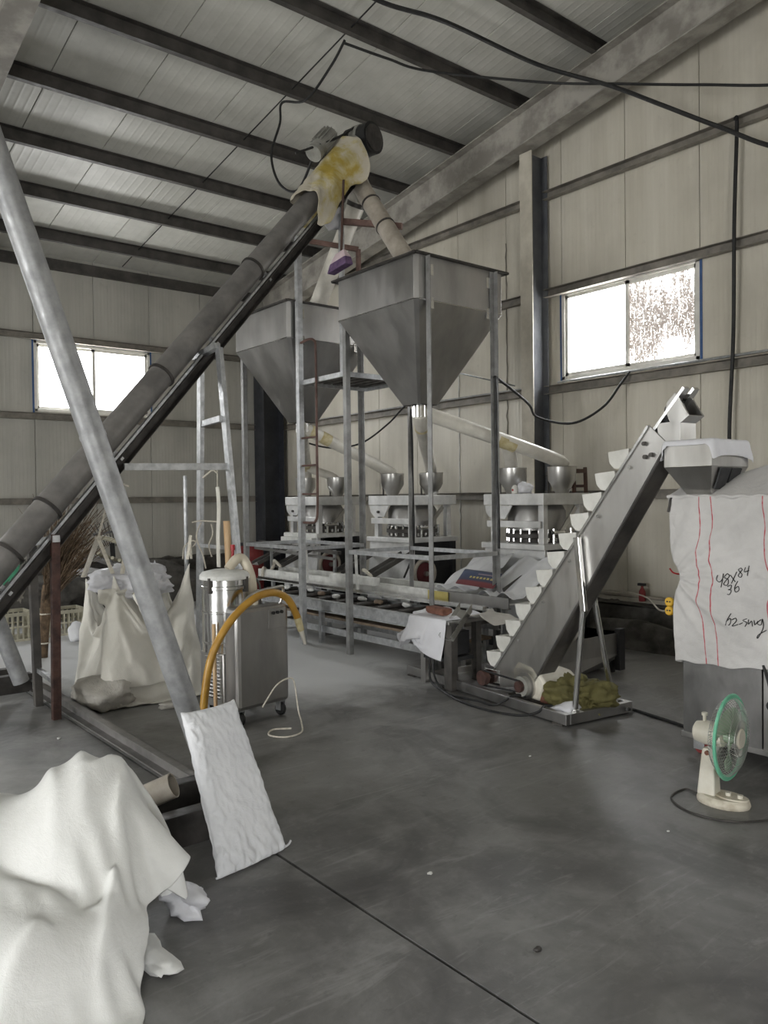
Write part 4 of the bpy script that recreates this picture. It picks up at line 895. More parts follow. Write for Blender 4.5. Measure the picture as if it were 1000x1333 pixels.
# buckets: open white troughs
def bucket(pos, ang, nm='bucket', mt='white_pl'):
    """section in the (u, z) plane turned by ang, extruded across the casing"""
    sec = [(-.01, .05), (0, -.025), (.035, -.062), (.10, -.075), (.165, -.075), (.165, .055)]
    ins = [(.004+x*.95, .006+z*.88) for x, z in sec]; R = Matrix.Rotation(ang, 2)
    mb = MB(); v0, v1 = .125, .27
    T = lambda s, v: [W(pos[0]+(R @ V(p)).x, v, pos[1]+(R @ V(p)).y) for p in s]
    n = len(sec); A, B, Ai, Bi = T(sec, v0), T(sec, v1), T(ins, v0+.012), T(ins, v1-.012)
    mb.add(A+B+Ai+Bi, [tuple(range(n)), tuple(range(2*n-1, n-1, -1))]+[(i, i+1, n+i+1, n+i) for i in range(n-1)]+[(2*n+i, 3*n+i, 3*n+i+1, 2*n+i+1) for i in range(n-1)]+
           [tuple(2*n+i for i in range(n-1, -1, -1)), tuple(3*n+i for i in range(n))]+[(i, 2*n+i, 2*n+i+1, i+1) for i in (n-1,) if False]+
           [(0, n, 3*n, 2*n), (n-1, 2*n-1, 4*n-1, 3*n-1), (0, 2*n, 3*n-1, n-1), (n, 2*n-1, 4*n-1, 3*n)])
    return mb.build(nm, mt, t)
for k in range(12):
    q = V(s0)+dn*(.16+k*.183)-pn*.015; bucket((q.x-.125, q.y+.02), 0.06)
q = V(s1)+dn*.20-pn*.04
bk = V((2.66, 2.13)); bucket((bk.x+.03, bk.y+.05), -1.0, 'tipping_bucket', 'inox')
bucket((2.60, 1.99), .0, 'head_bucket', 'inox')
# legs
m = MB(); m.bar(W(1.93, .095, 1.31), W(1.99, .095, .80), .05, .03, up=EV); m.build('leg_bracket', 'inox_bright', t, bevel=.004)
MB().tube(W(1.985, .10, .86), W(2.03-.14, .10, .07), .021, n=14).build('leg', 'inox_bright', t, smooth=True)
MB().tube(W(1.83, .32, 1.03), W(1.86, .52, .07), .021, n=14).build('leg', 'inox_bright', t, smooth=True)
MB().bar(W(1.83, .27, 1.0), W(1.83, .34, 1.02), .05, .05).build('leg_bracket', 'inox', t)
for u, v in ((1.89, .10), (1.86, .52)): MB().tube(W(u, v, .06), W(u, v, .10), .035, n=14).build('leg_foot', 'inox_bright', t, smooth=True)
# floor pan: folded channel frame with a plate
for a, b in (((-.08, .0), (1.93, .0)), ((.2, .62), (1.93, .62))): MB().bar(W(*a, .05), W(*b, .05), .045, .075).build('pan_beam', 'inox_dull', t, bevel=.003)
for u in (.25, 1.91): MB().bar(W(u, .02, .05), W(u, .60, .05), .045, .075).build('pan_beam', 'inox_dull', t, bevel=.003)
MB().hexa([W(.25, .02, .02), W(1.9, .02, .02), W(1.9, .6, .02), W(.25, .6, .02), W(.25, .02, .035), W(1.9, .02, .035), W(1.9, .6, .035), W(.25, .6, .035)]).build('pan_plate', 'inox_dull', t)
for u, v in ((.0, .0), (.55, -.01), (1.85, .0), (1.85, .6), (.3, .6)): MB().box(*(W(u-.04, v-.04, 0)), *(W(u+.04, v+.04, .014))).build('pan_foot', 'dark_steel', t)
for u, v in ((.12, .06), (.12, .5)): MB().bar(W(u, v, .0), W(u, v, .52), .07, .07, up=EU).build('stand_post', 'inox_dull', t)
# tail pulley, belt and geared motor
MB().tube(W(.93, .04, .15), W(.93, .30, .15), .022, n=12).build('tail_shaft', 'inox', t, smooth=True)
MB().tube(W(.93, .03, .15), W(.93, .075, .15), .06, n=20).build('tail_pulley', 'rust', t, smooth=True)
MB().box(*W(.90, .09, .10), *W(1.06, .118, .22)).build('tail_bearing', 'inox_bright', t, bevel=.006)
MB().path([W(.93, .05, .21), W(1.37, .05, .205), W(1.41, .05, .165), W(1.37, .05, .125), W(.93, .05, .09)], .008, 6, 1).build('drive_belt', 'black_rub', t)
m = MB(); m.tube(W(1.37, .06, .165), W(1.37, .16, .165), .075, n=22); m.build('motor_end', 'motor', t, smooth=True)
MB().tube(W(1.37, .03, .165), W(1.37, .06, .165), .042, n=18).build('motor_pulley', 'rust', t, smooth=True)
R0 = [W(1.22, .12, .07), W(1.50, .12, .07), W(1.56, .12, .22), W(1.44, .12, .33), W(1.27, .12, .35), W(1.20, .12, .26)]
R1 = [W(1.34, .44, .07), W(1.58, .44, .07), W(1.64, .44, .19), W(1.52, .44, .27), W(1.40, .44, .28), W(1.34, .44, .22)]
MB().loft([R0, R1]).build('gearbox', 'fan_white', t, bevel=.02, smooth=True)
MB().box(*W(1.50, .13, .06), *W(1.56, .36, .19)).build('gearbox_side', 'brick', t, bevel=.01)
MB().tube(W(1.37, .10, .165), W(1.37, .13, .165), .10, n=24).build('motor_flange', 'inox', t, smooth=True)
MB().box(*W(1.18, .1, .035), *W(1.62, .46, .07)).build('motor_plate', 'dark_steel', t)
# sacks piled on the pan by the legs
crumple('olive_sack', 'yellow_sack', 'crumpled olive yellow sack heaped by the front leg of the elevator', 'sack', W(1.72, .30, .11), (.15, .20, .15), 11, 5, amp=.8, lo=-.07)
crumple('small_white_bag', 'film', 'small crumpled white plastic bag at the corner of the elevator pan', 'bag', W(1.80, .10, .08), (.07, .09, .045), 13, 3, amp=.7, lo=-.04)
# grey feed bin and round white sack behind the elevator foot
t = thing('feed_bin', 'low grey steel bin behind the foot of the bucket elevator', 'bin', (5.62, 4.55, 0))
R = lambda i, z: [(5.30+i, 4.25-i*.2, z), (6.16-i*0, 4.20+i, z), (6.16-i*0, 4.86-i, z), (5.30+i, 4.9-i, z)]
MB().loft([R(.12, .05), R(0, .18), R(0, .36), R(.012, .36), R(.012, .19), R(.13, .07)], (True, True)).build('bin_shell', 'inox_dull', t)
for x, y in ((5.36, 4.32), (6.10, 4.28), (5.36, 4.82), (6.10, 4.8)): MB().bar((x, y, 0), (x, y, .20), .05, .05, up=(0, 1, 0)).build('leg', 'dark_cab', t)
MB().bar((6.12, 4.20, .03), (6.12, 4.20, .40), .05, .08, up=(1, 0, 0)).build('end_post', 'dark_cab', t)
crumple('round_sack', 'grey_sack', 'rounded pale sack lying in the grey bin behind the elevator', 'sack', (5.62, 4.52, .42), (.30, .20, .16), 17, 4, amp=.25, lo=-.22)

# ================================================================== END TABLE WITH CLOTH, BRICK AND TRAY
t = thing('feed_table', 'low dark steel table at the end of the conveyor, under the white cloth', 'table', (4.68, 4.95, 0))
MB().box(4.50, 4.72, .545, 4.93, 5.22, .575).build('table_top', 'inox_dull', t, bevel=.004)
MB().bar((4.54, 4.74, 0), (4.54, 4.74, .545), .07, .09, up=(0, 1, 0)).build('leg', 'dark_steel', t); MB().bar((4.60, 5.12, 0), (4.60, 5.12, .545), .06, .06, up=(0, 1, 0)).build('leg', 'inox_dull', t)
MB().bar((4.88, 4.78, 0), (4.88, 4.78, .545), .06, .06, up=(0, 1, 0)).build('leg', 'dark_steel', t); MB().bar((4.88, 5.16, 0), (4.88, 5.16, .545), .06, .06, up=(0, 1, 0)).build('leg', 'dark_steel', t)
MB().box(4.56, 4.78, .22, 4.86, 5.10, .25).build('shelf', 'dark_cab', t)
MB().box(4.62, 4.82, .26, 4.84, 5.06, .46).build('control_box', 'dark_cab', t, bevel=.006)
TT = .582
def cloth_top(Y):
    on = (Y[:, 0] > 4.492) & (Y[:, 0] < 4.94) & (Y[:, 1] > 4.71) & (Y[:, 1] < 5.23) & (Y[:, 2] > .45)
    Y[on, 2] = np.maximum(Y[on, 2], TT); return Y
drape('white_cloth', 'film', 'white cloth hanging over the corner of the low table at the conveyor end', 'cloth', lambda a, b: (4.90-.68*b-.12*a*b, 4.73+.60*a+.10*b*a, .60+.02*math.sin(a*11)), 40, 46, (4.6, 5.0, .575),
      collide=chain(box_c((4.492, 4.717, .02), (4.94, 5.225, TT-.03)), floor_c(.03), cloth_top), steps=60, iters=8, fric=.9, pin=list(range(0, 40*14)))
m = MB(); m.bar((4.70, 5.16, .62), (4.66, 4.90, .62), .10, .058); single(m, 'brick', 'brick', 'red brown brick holding down the white cloth on the low table', 'brick', loc=(4.68, 5.03, .59), bevel=.006)
t = thing('metal_chute', 'small bent metal tray hanging at the table edge beside the brick', 'tray', (4.60, 4.72, .55))
MB().hexa([(4.72, 4.67, .64), (4.72, 4.81, .64), (4.50, 4.81, .42), (4.50, 4.67, .42), (4.715, 4.67, .648), (4.715, 4.81, .648), (4.495, 4.81, .428), (4.495, 4.67, .428)]).build('tray_base', 'inox', t)
for y in (4.67, 4.81): MB().hexa([(4.72, y-.003, .64), (4.72, y+.003, .64), (4.50, y+.003, .42), (4.50, y-.003, .42), (4.72, y-.003, .71), (4.72, y+.003, .71), (4.47, y+.003, .46), (4.47, y-.003, .46)]).build('tray_side', 'inox_bright', t)
drape('cloth_flap', 'grey_sack', 'brownish grey cloth flap lying behind the small metal tray', 'cloth', lambda a, b: (4.72+.34*b, 4.40+.36*a, .63), 16, 16, (4.9, 4.6, .55), collide=lambda Y: np.where(np.arange(3) == 2, np.maximum(Y, .60-.35*np.maximum(0, 4.55-Y[:, 1:2])), Y), pin=[15, 16*16-1, 8], steps=30)

# ================================================================== COVERED MACHINE, ITS TOP HOPPER, THE FAN
CX, CYc = 4.52, 2.66
t = thing('cabinet_machine', 'stainless machine cabinet on red casters under the marked cover cloth at right', 'machine', (4.9, 2.0, 0))
MB().box(CX, 2.16, .115, 5.25, CYc-.01, 1.56).build('cabinet_body', 'inox_dark', t, bevel=.005)
MB().box(CX+.02, 1.2, .115, 5.25, 2.10, 1.5).build('cabinet_body', 'dark_cab', t, bevel=.005)
MB().prism([(CX+.50, CYc-.02, 1.50), (CX+.50, CYc-.02, 1.645), (CX+.50, CYc-1.1, 1.94), (CX+.50, 1.2, 1.94), (CX+.50, 1.2, 1.50)], (.24, 0, 0)).build('cabinet_hood', 'inox_dull', t)
MB().box(CX-.004, 2.02, .10, CX+.02, 2.15, 1.5).build('door_panel', 'inox_dull', t, bevel=.003)
MB().box(CX-.01, 1.2, .10, CX+.05, CYc, .135).build('base_rail', 'inox_dull', t, bevel=.003)
MB().path([(CX-.012, 2.145, .62), (CX-.03, 2.10, .50), (CX-.02, 2.09, .43)], .008, 8).build('power_lead', 'black_rub', t, smooth=True)
MB().tube((CX-.04, 2.09, .40), (CX+.0, 2.09, .40), .028, n=14).build('selector_knob', 'black_rub', t, smooth=True)
MB().box(CX-.02, 2.00, .70, CX, 2.03, .73).build('latch', 'inox_bright', t)
for x in (CX+.06, 5.15):
    for y in (2.58, 1.4):
        c = MB(); c.lathe([(.0, -.018), (.04, -.018), (.046, -.01), (.046, .01), (.04, .018), (.0, .018)], (x, y-.02, .046), axis=(1, 0, 0), n=20); w_ = c.build('caster_wheel', 'paper_red', t, smooth=True)
        MB().box(x-.028, y-.05, .03, x-.022, y+.02, .115).box(x+.022, y-.05, .03, x+.028, y+.02, .115).box(x-.028, y-.05, .10, x+.028, y+.02, .115).build('caster_fork', 'galv', w_)
# cover cloth: front sheet with a side wrap gathered at one point, and a sloped top
nu, nv = 120, 80; X = []; CUV = []; side_w = .20; front_w = 1.35
for j in range(nv):
    b = j/(nv-1)
    for i in range(nu):
        L = (i/(nu-1))*(side_w+front_w)-side_w                      # 0 = the cabinet's front left edge
        z = 1.585-b*1.03+.045*b*max(0, L)/.5+.012*b*math.sin(L*9+1)+.006*b*math.sin(L*31)
        r = math.hypot(max(L, -.03)+.03, z-1.09)+1e-3; th = math.atan2(z-1.09, max(L, 0)+.05)
        fold = sum(A*math.exp(-((th-t0)/wd)**2) for t0, wd, A in ((.62, .075, .055), (.36, .05, .028), (.10, .05, .022), (-.18, .05, .024), (-.55, .08, .046), (-.95, .10, .03), (1.05, .10, .026)))
        fold *= math.exp(-r/.65)*min(1, r/.07)*(.75+.5*noise.noise((L*5, z*5, 6)))
        d = fold+.012*noise.noise((L*5, z*5, 1.5))+.010*abs(noise.noise((L*9+z*6, z*8-L*4, 4)))+.004*noise.noise((L*24, z*24, 4))+.012*b*b*math.sin(L*8+.6)
        edge = CYc+.075-.045*b-.055*math.exp(-((z-1.09)/.10)**2)
        if L >= 0: p = (CX-.022-d, edge-L, z)
        else: p = (CX-.022-d*.4-L*.9*(1+.2*math.sin(z*9)), edge-.25*L*L+.0-.03*math.sin(-L*14), z)
        X.append(p); pull = .105*math.exp(-((z-1.09)/.20)**2)*math.exp(-max(0, L)/.45)
        CUV.append((max(0, L)+pull, b))
X = np.array(X); Fc = [(j*nu+i, j*nu+i+1, (j+1)*nu+i+1, (j+1)*nu+i) for j in range(nv-1) for i in range(nu-1)]
cv = single(cloth_mb(X, Fc), 'machine_cover', 'cover', 'pale grey cloth cover with thin red stripes and black handwriting over the machine', 'cover', loc=(CX, 2.0, 1.0))
finish_cloth(cv, 1, .003, uv=CUV)
# sloping top of the cover, with a hem
T = thing
vs = []; fs = []; n1, n2 = 40, 18
for j in range(n2):
    for i in range(n1):
        y = CYc+.075-i/(n1-1)*1.6; x = CX-.02+j/(n2-1)*.78; q = j/(n2-1)
        z = 1.585+.10*min(1, q*3)+.30*min(1, max(0, (CYc-y)/1.1))*min(1, q*1.6)+.012*noise.noise((x*9, y*7, 2))
        vs.append((x, y, z))
for j in range(n2-1):
    for i in range(n1-1): fs.append((j*n1+i, j*n1+i+1, (j+1)*n1+i+1, (j+1)*n1+i))
tp_ = MB().add(vs, fs).build('cover_top', 'cover_p', cv); finish_cloth(tp_, 1, .004)
hm = MB(); hm.path([(CX-.02, CYc+.075-.03*k, 1.583+.005*math.sin(k*1.7)) for k in range(45)], .011, 8, 2); hm.build('hem', 'cover_p', cv, smooth=True)
MB().path([(CX-.01, CYc+.02, 1.585), (CX-.02, CYc+.05, 1.575), (CX-.03, CYc+.055, 1.53), (CX-.03, CYc+.065, 1.49)], .008, 8).build('tie_cord', 'tube_d', cv, smooth=True)
MB().path([(CX+.03, CYc+.02, 1.10), (CX-.0, CYc+.05, 1.11), (CX-.0, CYc+.075, 1.135)], .005, 8).build('tie_cord', 'red_pl', cv, smooth=True)
# felt-pen writing laid on the cloth surface
bv = BVHTree.FromPolygons([V(p) for p in X], Fc)
def pen(strokes, nm):
    for st in strokes:
        pts = []
        for px, py in st:
            q = aX(px, py, CX); h = bv.ray_cast(V((CX-.6, q.y, q.z)), V((1, 0, 0)))
            pts.append((h[0] if h[0] else q)-V((.0055, 0, 0)))
        MB().path(pts, .0024, 6, 4).build(nm, 'black_rub', cv)
pen([[(939, 748), (937, 754), (941, 757), (945, 752), (946, 746), (944, 757), (943, 764)], [(951, 746), (947, 751), (952, 754), (951, 761), (946, 760), (950, 754), (954, 749), (951, 746)],
     [(955, 748), (961, 757)], [(963, 744), (956, 759)],
     [(968, 739), (965, 741), (967, 744), (970, 747), (968, 751), (965, 749), (968, 744), (970, 741), (968, 739)], [(974, 738), (973, 744), (979, 742)], [(979, 736), (977, 749)]], 'pen_digit')
pen([[(951, 763), (956, 761), (955, 766), (952, 767), (956, 768), (954, 773), (951, 773)], [(964, 756), (960, 764), (961, 770), (965, 768), (964, 763), (960, 766)]], 'pen_digit')
pen([[(955, 798), (952, 805), (950, 813)], [(951, 808), (955, 804), (956, 810), (954, 813)], [(957, 806), (961, 804), (962, 808), (958, 814), (965, 812)], [(966, 812), (970, 810)],
     [(975, 805), (970, 807), (975, 810), (973, 815)], [(977, 806), (977, 812), (981, 808), (982, 815)], [(984, 807), (985, 813), (989, 808)], [(993, 806), (988, 811), (993, 813), (995, 805), (996, 816), (991, 828), (989, 830), (990, 826), (1000, 820)]], 'pen_letter')
# receiving hopper on top of it
t = thing('receiving_hopper', 'small stainless receiving hopper under a pale cloth beside the elevator head', 'hopper', (4.66, 2.53, 1.62))
hx0, hx1, hy0, hy1 = 4.42, 4.86, 2.40, 2.71
MB().loft([ring(4.52, 4.76, 2.46, 2.62, 1.60), ring(hx0, hx1, hy0, hy1, 1.765), ring(hx0, hx1, hy0, hy1, 1.90), ring(hx0+.006, hx1-.006, hy0+.006, hy1-.006, 1.90), ring(hx0+.006, hx1-.006, hy0+.006, hy1-.006, 1.77), ring(4.526, 4.754, 2.466, 2.614, 1.61)], (False, True)).build('hopper_shell', 'inox', t, bevel=.004)
for x in (4.57, 4.70): MB().prism([(x-.06, hy0-.002, 1.755), (x+.06, hy0-.002, 1.755), (x+.05, 2.445, 1.63), (x-.05, 2.445, 1.63)], (0, -.01, -.004)).build('inspection_panel', 'dark_cab', t)
drape('hopper_cloth', 'film', 'pale lilac white cloth laid over the small hopper beside the elevator head', 'cloth', lambda a, b: (4.385+.53*b, 2.785-.46*a, 1.935+.02*math.sin(a*9)), 40, 30, (4.6, 2.55, 1.9),
      collide=chain(box_c((hx0-.012, hy0-.012, 1.5), (hx1+.012, hy1+.012, 1.925)), lambda Y: np.where((np.arange(3) == 2) & ((Y[:, :1] > hx0-.012) & (Y[:, :1] < hx1+.012) & (Y[:, 1:2] > hy0-.012) & (Y[:, 1:2] < hy1+.012)), np.maximum(Y, 1.925), Y)), steps=12, fric=.8)
# twin yellow socket hanging at the cover's edge
pp = aX(875, 789, 4.60); t = thing('yellow_socket', 'small yellow twin plug socket hanging at the left edge of the cover cloth', 'socket', pp)
for dz, rot in ((.028, 0), (-.028, 0)):
    MB().lathe([(0, 0), (.026, 0), (.03, .006), (.03, .024), (.024, .03), (0, .03)], pp+V((-.01, .0, dz)), axis=(-1, .0, .1), n=20).build('socket_face', 'yellow_plug', t, smooth=True)
    for k in (-1, 1): MB().tube(pp+V((-.039, k*.009, dz+.004)), pp+V((-.043, k*.009, dz+.004)), .005, n=8).build('pin_hole', 'black_rub', t)
MB().path([pp+V((.0, 0, 0)), (XG-1.6, 3.9, .58), (XG-.3, 5.0, .52), (XG-.15, 6.2, .50)], .008, 8, 6).build('lead', 'rope', t, smooth=True)
# desk fan on the floor
FC = V((3.915, 2.098, 0)); nf = V((.12, -.993, .0)).normalized(); sf = V((0, 0, 1)).cross(nf).normalized()
t = thing('desk_fan', 'old white desk fan with mint green rim standing on the concrete floor at right', 'fan', FC)
FP = lambda a, b, z: FC+nf*a+sf*b+V((0, 0, z))
def oval(a0, ra, rb, z, n=28): return [FP(a0+math.cos(2*PI*k/n)*ra*(1+.0), math.sin(2*PI*k/n)*rb, z) for k in range(n)]
MB().loft([oval(.025, .13, .095, .0), oval(.025, .135, .10, .012), oval(.025, .13, .095, .03), oval(.025, .115, .08, .042)]).build('base', 'fan_dirty', t, smooth=True)
MB().loft([oval(.07, .085, .055, .041), oval(.07, .08, .05, .048)]).build('control_plate', 'fan_dirty', t, smooth=True)
for a in (.05, .11): MB().tube(FP(a, 0, .045), FP(a, 0, .064), .014, n=14).build('button', 'fan_white', t, smooth=True)
def rc(a, b, wa, wb, z): return [FP(a-wa, b-wb, z), FP(a+wa, b-wb, z), FP(a+wa, b+wb, z), FP(a-wa, b+wb, z)]
MB().loft([rc(-.05, 0, .047, .045, .035), rc(-.045, 0, .034, .03, .24), rc(-.045, 0, .028, .026, .275)]).build('neck', 'fan_white', t, bevel=.008)
MB().tube(FP(-.045, -.04, .255), FP(-.045, .04, .255), .012, n=10).build('tilt_bolt', 'brick', t, smooth=True)
hc = FP(.06, 0, .352)
MB().loft([[FC+nf*(a)+sf*(math.cos(q)*r_)+V((0, 0, .352+math.sin(q)*r_)) for q in [2*PI*k/24 for k in range(24)]] for a, r_ in ((-.125, .03), (-.112, .052), (-.06, .062), (.03, .058), (.035, .04))]).build('motor_housing', 'fan_white', t, smooth=True)
MB().tube(FP(-.07, 0, .405), FP(-.07, 0, .445), .009, n=10).tube(FP(-.07, 0, .44), FP(-.07, 0, .455), .015, n=12).build('swing_knob', 'fan_white', t, smooth=True)
RF = .205
def rp(a, ang, r_): return hc+nf*a+sf*(math.cos(ang)*r_)+V((0, 0, math.sin(ang)*r_))
MB().path([rp(0, 2*PI*k/40, RF) for k in range(40)], .009, 8, 1, closed=True, flat=(.009, .016)).build('rim_ring', 'mint', t, smooth=True)
m = MB()
for k in range(64):
    a = 2*PI*k/64; m.path([rp(.055, a+.25, .055), rp(.052, a+.12, .11), rp(.035, a+.03, .17), rp(.0, a, RF)], .0013, 5, 3)
for r_, d_ in ((.09, .055), (.14, .046)): m.path([rp(d_, 2*PI*k/36, r_) for k in range(36)], .0016, 5, 1, closed=True)
m.build('front_guard', 'wire', t, kind='stuff')
m = MB()
for k in range(56):
    a = 2*PI*k/56; m.path([rp(-.055, a, .05), rp(-.06, a, .10), rp(-.045, a, .17), rp(.0, a, RF)], .0014, 5, 3)
for r_, d_ in ((.10, -.06), (.15, -.053)): m.path([rp(d_, 2*PI*k/36, r_) for k in range(36)], .0016, 5, 1, closed=True)
m.build('rear_guard', 'wire', t, kind='stuff')
MB().lathe([(0, .062), (.045, .061), (.052, .055), (.052, .048), (0, .048)], hc, axis=nf, n=24).build('hub_badge', 'fan_white', t, smooth=True)
MB().tube(hc-nf*.03, hc+nf*.03, .03, n=18).build('blade_hub', 'blade', t, smooth=True)
for k in range(3):
    a0 = 2*PI*k/3; vs = []; n1, n2 = 6, 9
    for i in range(n1):
        for j in range(n2):
            r_ = .03+.145*i/(n1-1); sp_ = (-.35+j/(n2-1)*1.25)*(.7+.5*i/(n1-1)); vs.append(rp(.018-.036*j/(n2-1), a0+sp_, r_*(1-.12*(abs(j-4)/4)**3)))
    o = MB().add(vs, [(i*n2+j, i*n2+j+1, (i+1)*n2+j+1, (i+1)*n2+j) for i in range(n1-1) for j in range(n2-1)]).build('blade', 'blade', t, smooth=True); sd = o.modifiers.new('t', 'SOLIDIFY'); sd.thickness = .002
m = MB(); m.path([FP(-.12, .02, .012), FP(-.2, .05, .006), FP(-.2, -.12, .006), FP(-.05, -.24, .006), FP(.15, -.22, .006), FP(.33, -.02, .006), FP(.5, .10, .006), FP(.8, .2, .006)], .005, 8, 6); single(m, 'fan_cord', 'tube_d', 'thin dark power cord looping on the floor round the fan base', 'cord', loc=FP(.0, -.2, 0), smooth=True)

# ================================================================== VACUUM UNIT
VA = V((2.677, 4.934, 0)); vb = V((.985, .17, 0)).normalized(); vc = V((-.17, .985, 0)).normalized()
VP = lambda a, b, z: VA+vb*a+vc*b+V((0, 0, z))
t = thing('dust_vacuum', 'stainless industrial vacuum unit on casters with drum and yellow hose', 'vacuum', VP(.24, .18, 0))
def vbx(a0, b0, z0, a1, b1, z1, nm, mt, bev=.004): return MB().hexa([VP(a0, b0, z0), VP(a1, b0, z0), VP(a1, b1, z0), VP(a0, b1, z0), VP(a0, b0, z1), VP(a1, b0, z1), VP(a1, b1, z1), VP(a0, b1, z1)]).build(nm, mt, t, bevel=bev)
vbx(0, 0, .11, .48, .16, .83, 'cabinet', 'inox_dull', .03)
vbx(0, .162, .11, .48, .44, .50, 'drum_base', 'inox', .01)
vbx(.28, -.006, .66, .44, .0, .81, 'control_panel', 'inox_dull', .002)
for a in (.32, .36, .40): MB().tube(VP(a, -.02, .775), VP(a, .0, .775), .012, n=12).build('switch', 'black_rub', t, smooth=True)
for k in range(12): MB().bar(VP(-.006, .20, .18+k*.026), VP(-.006, .36, .18+k*.026), .012, .010).build('louvre', 'inox_bright', t)
dcx = VP(.13, .305, 0)
MB().lathe([(.0, .50), (.165, .50), (.165, .56), (.17, .565), (.17, .575), (.165, .58), (.165, .78), (.17, .785), (.17, .795), (.165, .80), (.165, .95), (.172, .955), (.172, .975), (.165, .98), (.165, 1.02), (0, 1.02)], dcx, n=36).build('drum', 'inox_bright', t, smooth=True)
MB().lathe([(.17, 1.02), (.182, 1.025), (.182, 1.05), (.16, 1.075), (.09, 1.09), (0, 1.09)], dcx, n=36).build('drum_lid', 'dusty_white', t, smooth=True)
for a in (3.6, 5.3): q = dcx+V((math.cos(a)*.175, math.sin(a)*.175, 0)); MB().box(q.x-.012, q.y-.012, .93, q.x+.012, q.y+.012, 1.04).build('lid_clamp', 'dark_steel', t)
m = MB(); pts = [dcx+V((.02, -.02, 1.09)), dcx+V((.04, -.03, 1.16))+vb*.05, dcx+vb*.14-vc*.05+V((0, 0, 1.15)), dcx+vb*.17-vc*.09+V((0, 0, 1.03)), dcx+vb*.15-vc*.14+V((0, 0, .86)), dcx+vb*.13-vc*.17+V((0, 0, .78))]
m.path(pts, lambda u: .036+.0035*math.sin(u*220), 14, 14); m.build('ribbed_hose', 'hose_grey', t, smooth=True)
m = MB(); m.path([VP(.03, .02, .80), VP(.05, .0, .87), VP(.16, -.0, .935), VP(.40, .02, .955), VP(.455, .03, .94), VP(.44, .04, .85), VP(.43, .05, .82)], .011, 10, 5); m.build('push_handle', 'inox', t, smooth=True)
m = MB(); m.path([VP(.46, .3, .80), VP(.47, .32, .95), VP(.40, .34, 1.02), VP(.40, .36, .95)], .009, 8, 5); m.build('rear_handle', 'dark_steel', t, smooth=True)
for a, b in ((.05, .05), (.43, .05), (.05, .39), (.43, .39)):
    q = VP(a, b, 0); c = MB(); c.lathe([(0, -.018), (.042, -.018), (.048, -.01), (.048, .01), (.042, .018), (0, .018)], q+V((0, 0, .048)), axis=vb, n=20); w_ = c.build('caster_wheel', 'black_rub', t, smooth=True)
    m = MB()
    for s in (-1, 1): m.bar(q+vb*s*.024+V((0, 0, .04)), q+vb*s*.024+V((0, 0, .11)), .006, .05, up=vc)
    m.bar(q-vb*.027+V((0, 0, .108)), q+vb*.027+V((0, 0, .108)), .05, .008); m.build('caster_fork', 'galv', w_)
m = MB(); hp = [VP(-.27, .05, .02), VP(-.25, .04, .30), VP(-.20, .02, .55), VP(-.07, -.01, .76), VP(.13, -.015, .895), VP(.33, .0, .92), VP(.47, .0, .86), VP(.55, .0, .74), VP(.575, .0, .68)]
m.path(hp, .027, 16, 8); m.build('yellow_hose', 'yellow', t, smooth=True)
MB().tube(VP(.565, .0, .71), VP(.60, .0, .61), .03, .026, n=16).build('hose_cuff', 'tape', t, smooth=True)
MB().tube(VP(.60, .0, .61), VP(.64, .0, .50), .02, .012, n=14).build('hose_nozzle', 'pvc', t, smooth=True)
MB().path([VP(-.06, .18, .12), VP(-.05, .2, .5), VP(-.05, .2, .72)], .014, 10, 3).build('drain_tube', 'orange_roll', t, smooth=True)
m = MB(); m.path([VP(.18, -.04, .12), VP(.30, -.06, .26), VP(.42, -.07, .29), VP(.455, -.08, .24), VP(.45, -.12, .06), VP(.36, -.25, .012), VP(.20, -.42, .008), VP(.06, -.42, .008), VP(.02, -.30, .008), VP(.12, -.22, .008), VP(.22, -.30, .008)], .006, 8, 8); m.build('power_cord', 'rope', t, smooth=True)
lb_ = VP(-.27, .02, .0); t = thing('label_roll', 'small black red and white printed bundle at the foot of the yellow hose', 'bundle', lb_)
crumple('roll_body', 'black_rub', None, None, lb_, (.05, .05, .05), 31, 3, amp=.4)
o = bpy.data.objects['roll_body']; o.parent = t; o.location = (0, -.02, .06)
for k, (mt, dx, dz) in enumerate((('red_pl', -.03, .02), ('white_pl', .02, .09), ('mint', .0, .05), ('red_pl', -.02, .08), ('white_pl', -.035, .06))):
    o = crumple('printed_patch', mt, None, None, lb_, (.018, .012, .014), 40+k, 2, amp=.5); o.parent = t; o.location = (dx, -.065, dz)

# ================================================================== BULK BAGS, SACKS AND THE TARP
def cube_cloth(lo, hi, n, open_top=False):
    """closed box surface with n cells per edge"""
    key = {}; P = []; Fc = []
    def vid(p):
        k = tuple(round(q, 5) for q in p)
        if k not in key: key[k] = len(P); P.append(p)
        return key[k]
    for axx in range(3):
        for sd in (0, 1):
            o1, o2 = [q for q in range(3) if q != axx]
            for a in range(n):
                for b in range(n):
                    q = []
                    for (x, y) in ((a, b), (a+1, b), (a+1, b+1), (a, b+1)):
                        p = [0, 0, 0]; p[axx] = float(sd); p[o1] = x/n; p[o2] = y/n
                        q.append(vid(p))
                    if (sd == 1) ^ (axx == 1): Fc.append(tuple(q))
                    else: Fc.append(tuple(q[::-1]))
    P = np.array(P); lo = np.array(lo); hi = np.array(hi)
    return P*(hi-lo)+lo, Fc, P
def mesh_edges(Fc):
    E = set(); B = set(); 
    for a, b, c, d in Fc:
        for p, q in ((a, b), (b, c), (c, d), (d, a), (a, c), (b, d)): E.add((min(p, q), max(p, q)))
    return np.array(sorted(E))
def tris_of(Fc): return np.array([t for a, b, c, d in Fc for t in ((a, b, c), (a, c, d))])
